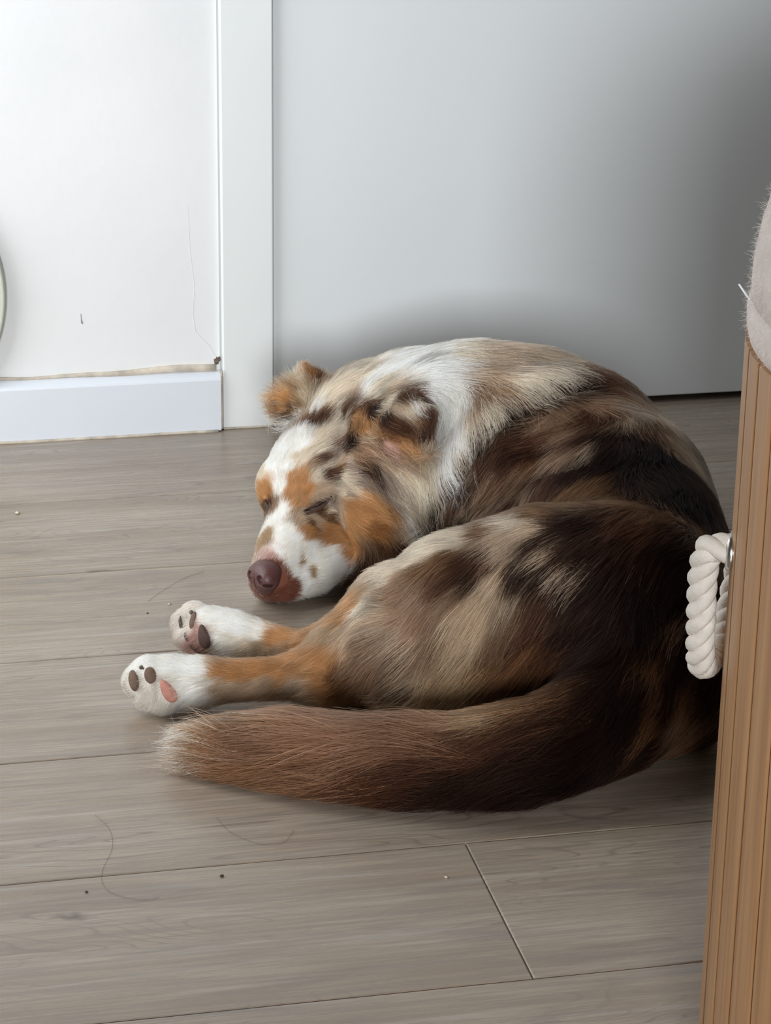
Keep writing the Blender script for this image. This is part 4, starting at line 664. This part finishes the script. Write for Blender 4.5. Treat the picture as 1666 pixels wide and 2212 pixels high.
# ---- fur: strands that grow along the lie of the coat and stay off the skin
def grow(n_strands, r):
    tri = np.concatenate([Fq[:, [0, 1, 2]], Fq[:, [0, 2, 3]]]); A, B, Cc = V[tri[:, 0]], V[tri[:, 1]], V[tri[:, 2]]
    ar = np.linalg.norm(np.cross(B-A, Cc-A), axis=1); mid = (A+B+Cc)/3
    _, ln = lie_at(mid)
    nz = np.cross(B-A, Cc-A)[:, 2]/(ar + 1e-12)
    w = ar*np.clip(0.030/(ln + 0.002), 0.75, 4.5)*np.where((mid[:, 2] < 0.012) & (nz < -0.4), 0.05, 1.0)
    far = np.clip((mid[:, 1] - (1.62 + 0.95*mid[:, 2]))*0, 0, 1)
    cdf = np.cumsum(w); pick = np.searchsorted(cdf, r.random(n_strands)*cdf[-1])
    u, v = r.random(n_strands), r.random(n_strands); f = u + v > 1; u[f] = 1-u[f]; v[f] = 1-v[f]
    return A[pick] + u[:, None]*(B-A)[pick] + v[:, None]*(Cc-A)[pick]
SEGS = 7
def comb(P, r, loose):
    n = len(P); cl = (1 - loose)[:, None]; g = field.grad(P); t, L = lie_at(P)
    L = L*np.clip(r.normal(0.92, 0.20, n), 0.35, 1.3)
    wb = wobble(P, 40.0, 3)*0.16 + wobble(P, 140.0, 4)*0.12 + r.normal(size=(n, 3))*(0.09 + 0.07*loose[:, None])
    d = t + wb; d -= g*(d*g).sum(1, keepdims=True); d /= np.linalg.norm(d, axis=1, keepdims=True) + 1e-9
    lift = r.uniform(0.05, 0.24, n)*np.clip(0.04/(L + 0.012), 0.5, 1.25)
    pts = [P - g*0.0005]; q = P.copy(); step = L/(SEGS-1)
    for k in range(1, SEGS):
        s = k/(SEGS-1)
        g = field.grad(q); dn = (d*g).sum(1, keepdims=True)
        d = d - g*np.where(dn < 0, dn, dn*0.55*cl); d[:, 2] -= 0.035*(L/0.05)*s
        d /= np.linalg.norm(d, axis=1, keepdims=True) + 1e-9
        q = q + d*step[:, None]
        h = L*lift*s**0.75 + 0.0003
        sd = field.val(q); g = field.grad(q)
        q = q + g*np.where(sd < h, h - sd, (h - sd)*0.25*cl[:, 0])[:, None]
        q[:, 2] = np.maximum(q[:, 2], 0.0006 + 0.002*r.random(n))
        pts.append(q.copy())
    return np.stack(pts, 1), L
def clump(S, L, r, per=26, amount=0.5):
    n = len(S); m = max(n//per, 1); c = r.choice(n, m, replace=False)
    kd = kdtree.KDTree(m)
    for i, j in enumerate(c): kd.insert(S[j, 0], i)
    kd.balance()
    near = np.array([c[kd.find(p)[1]] for p in S[:, 0].tolist()])
    tone = r.normal(1.0, 0.19, n)[near]
    s = np.linspace(0, 1, SEGS)**1.4
    am = amount*np.clip(L/0.03, 0.15, 1.0)[:, None]*r.uniform(0.3, 1.0, (n, 1))
    off = (S[near] - S); fac = (am*s[None, :])[..., None]
    return S + off*fac*np.exp(-np.linalg.norm(off[:, -1], axis=1)/0.02)[:, None, None], tone
def fur_object(name, S, rad, col, parent):
    hc = bpy.data.hair_curves.new(name); n = len(S)
    hc.add_curves([SEGS]*n)
    hc.attributes['position'].data.foreach_set('vector', S.reshape(-1).astype(np.float32))
    ra = hc.attributes.get('radius') or hc.attributes.new('radius', 'FLOAT', 'POINT')
    prof = np.array([1.0, 1.0, 0.95, 0.85, 0.7, 0.5, 0.22])
    ra.data.foreach_set('value', (rad[:, None]*prof[None]).astype(np.float32).ravel())
    at_ = hc.attributes.new('coat', 'FLOAT_COLOR', 'CURVE')
    at_.data.foreach_set('color', np.hstack([col, np.ones((n, 1))]).astype(np.float32).ravel())
    hc.materials.append(M_HAIR)
    o = bpy.data.objects.new(name, hc); COL.objects.link(o); o.parent = parent; o['kind'] = 'stuff'
    return o
N_STRANDS = 320000
roots = grow(N_STRANDS, rng)
keep = np.ones(len(roots), bool)
for p, r_ in bare: keep &= ((roots - np.array(p))**2).sum(1) > r_*r_
roots = roots[keep]
TAILAX = np.array([(0.5121, 1.6573, 0.043), (0.4874, 1.6477, 0.04), (0.4512, 1.6484, 0.037), (0.4153, 1.6492, 0.034), (0.3817, 1.6598, 0.033), (0.3482, 1.6717, 0.031), (0.3227, 1.6885, 0.029), (0.2966, 1.7039, 0.027), (0.2765, 1.7133, 0.025), (0.2566, 1.7248, 0.022), (0.2333, 1.7398, 0.018)])
dt = np.min(np.linalg.norm(roots[:, None, :] - TAILAX[None], axis=2), axis=1)
tip = np.exp(-(np.linalg.norm(roots - TAILAX[-1], axis=1)/0.06)**2)
strands, lens = comb(roots, rng, np.clip(0.35*(dt < 0.047) + 0.9*tip + 0.85*np.exp(-(np.linalg.norm(roots - np.array((0.4001, 2.2205, 0.1438)), axis=1)/0.028)**2) + 0.35*np.exp(-(np.linalg.norm(roots - np.array((0.4568, 2.0671, 0.1619)), axis=1)/0.04)**2), 0, 0.97))
strands, tone1 = clump(strands, lens, rng, 22, 0.40)
strands, tone2 = clump(strands, lens, rng, 160, 0.40)
look = strands[np.arange(len(roots)), rng.integers(2, 6, len(roots))] + wobble(roots, 160.0, 9)*0.0012      # where the strand shows
hair_c = coat_at(look, 0.6, rng)
vary = np.clip(lens/0.025, 0.25, 1.0)
hair_c = hair_c*np.clip(1 + ((rng.normal(1.0, 0.16, len(roots))*tone1*tone2) - 1)*vary, 0.5, 1.7)[:, None]
hair_c = np.clip(hair_c, 0.004, 0.9)
rad = np.clip(0.00010 + 0.0022*lens, 0.00012, 0.00022)*rng.uniform(0.75, 1.2, len(roots))
hd_ = np.linalg.norm((roots - HEAD_O) @ HEAD_M/HEAD_S*np.array([0.6, 1, 1]), axis=1)
is_tail = dt < 0.047; is_head = (hd_ < 8.5) & ~is_tail
for nm_, msk in (('tail_plume', is_tail), ('head_fur', is_head), ('coat', ~(is_tail | is_head))):
    fur_object(nm_, strands[msk], rad[msk], hair_c[msk], dog)


# ---- soft pile standing off the fleece
n = 42000; ang = rng.uniform(0, 2*math.pi, n); u = rng.random(n)
pr = np.array(cush_prof[3:-1]); seg_l = np.linalg.norm(np.diff(pr, axis=0), axis=1); cu = np.concatenate([[0], np.cumsum(seg_l)]); t = u*cu[-1]
rr_ = np.interp(t, cu, pr[:, 0]); zz_ = np.interp(t, cu, pr[:, 1]); dr = np.interp(t + 0.002, cu, pr[:, 0]) - np.interp(t - 0.002, cu, pr[:, 0]); dz = np.interp(t + 0.002, cu, pr[:, 1]) - np.interp(t - 0.002, cu, pr[:, 1])
nr_ = np.stack([dz*np.cos(ang), dz*np.sin(ang), -dr], 1); nr_ /= np.linalg.norm(nr_, axis=1, keepdims=True) + 1e-9
p0 = np.stack([rr_*np.cos(ang), rr_*np.sin(ang), zz_], 1)
d1 = nr_ + rng.normal(size=(n, 3))*0.75; d2 = nr_*0.3 + rng.normal(size=(n, 3))*0.9; ln = rng.uniform(0.0012, 0.0034, (n, 1))
S_ = np.stack([p0 + d1*ln*s*0.55 + d2*ln*s*s*0.5 for s in np.linspace(0, 1, SEGS)], 1)
pile = fur_object('fleece_pile', S_, np.full(n, 0.00009), np.clip(np.array([[0.68, 0.60, 0.555]])*rng.uniform(0.75, 1.2, (n, 1)), 0, 0.9), cushion)
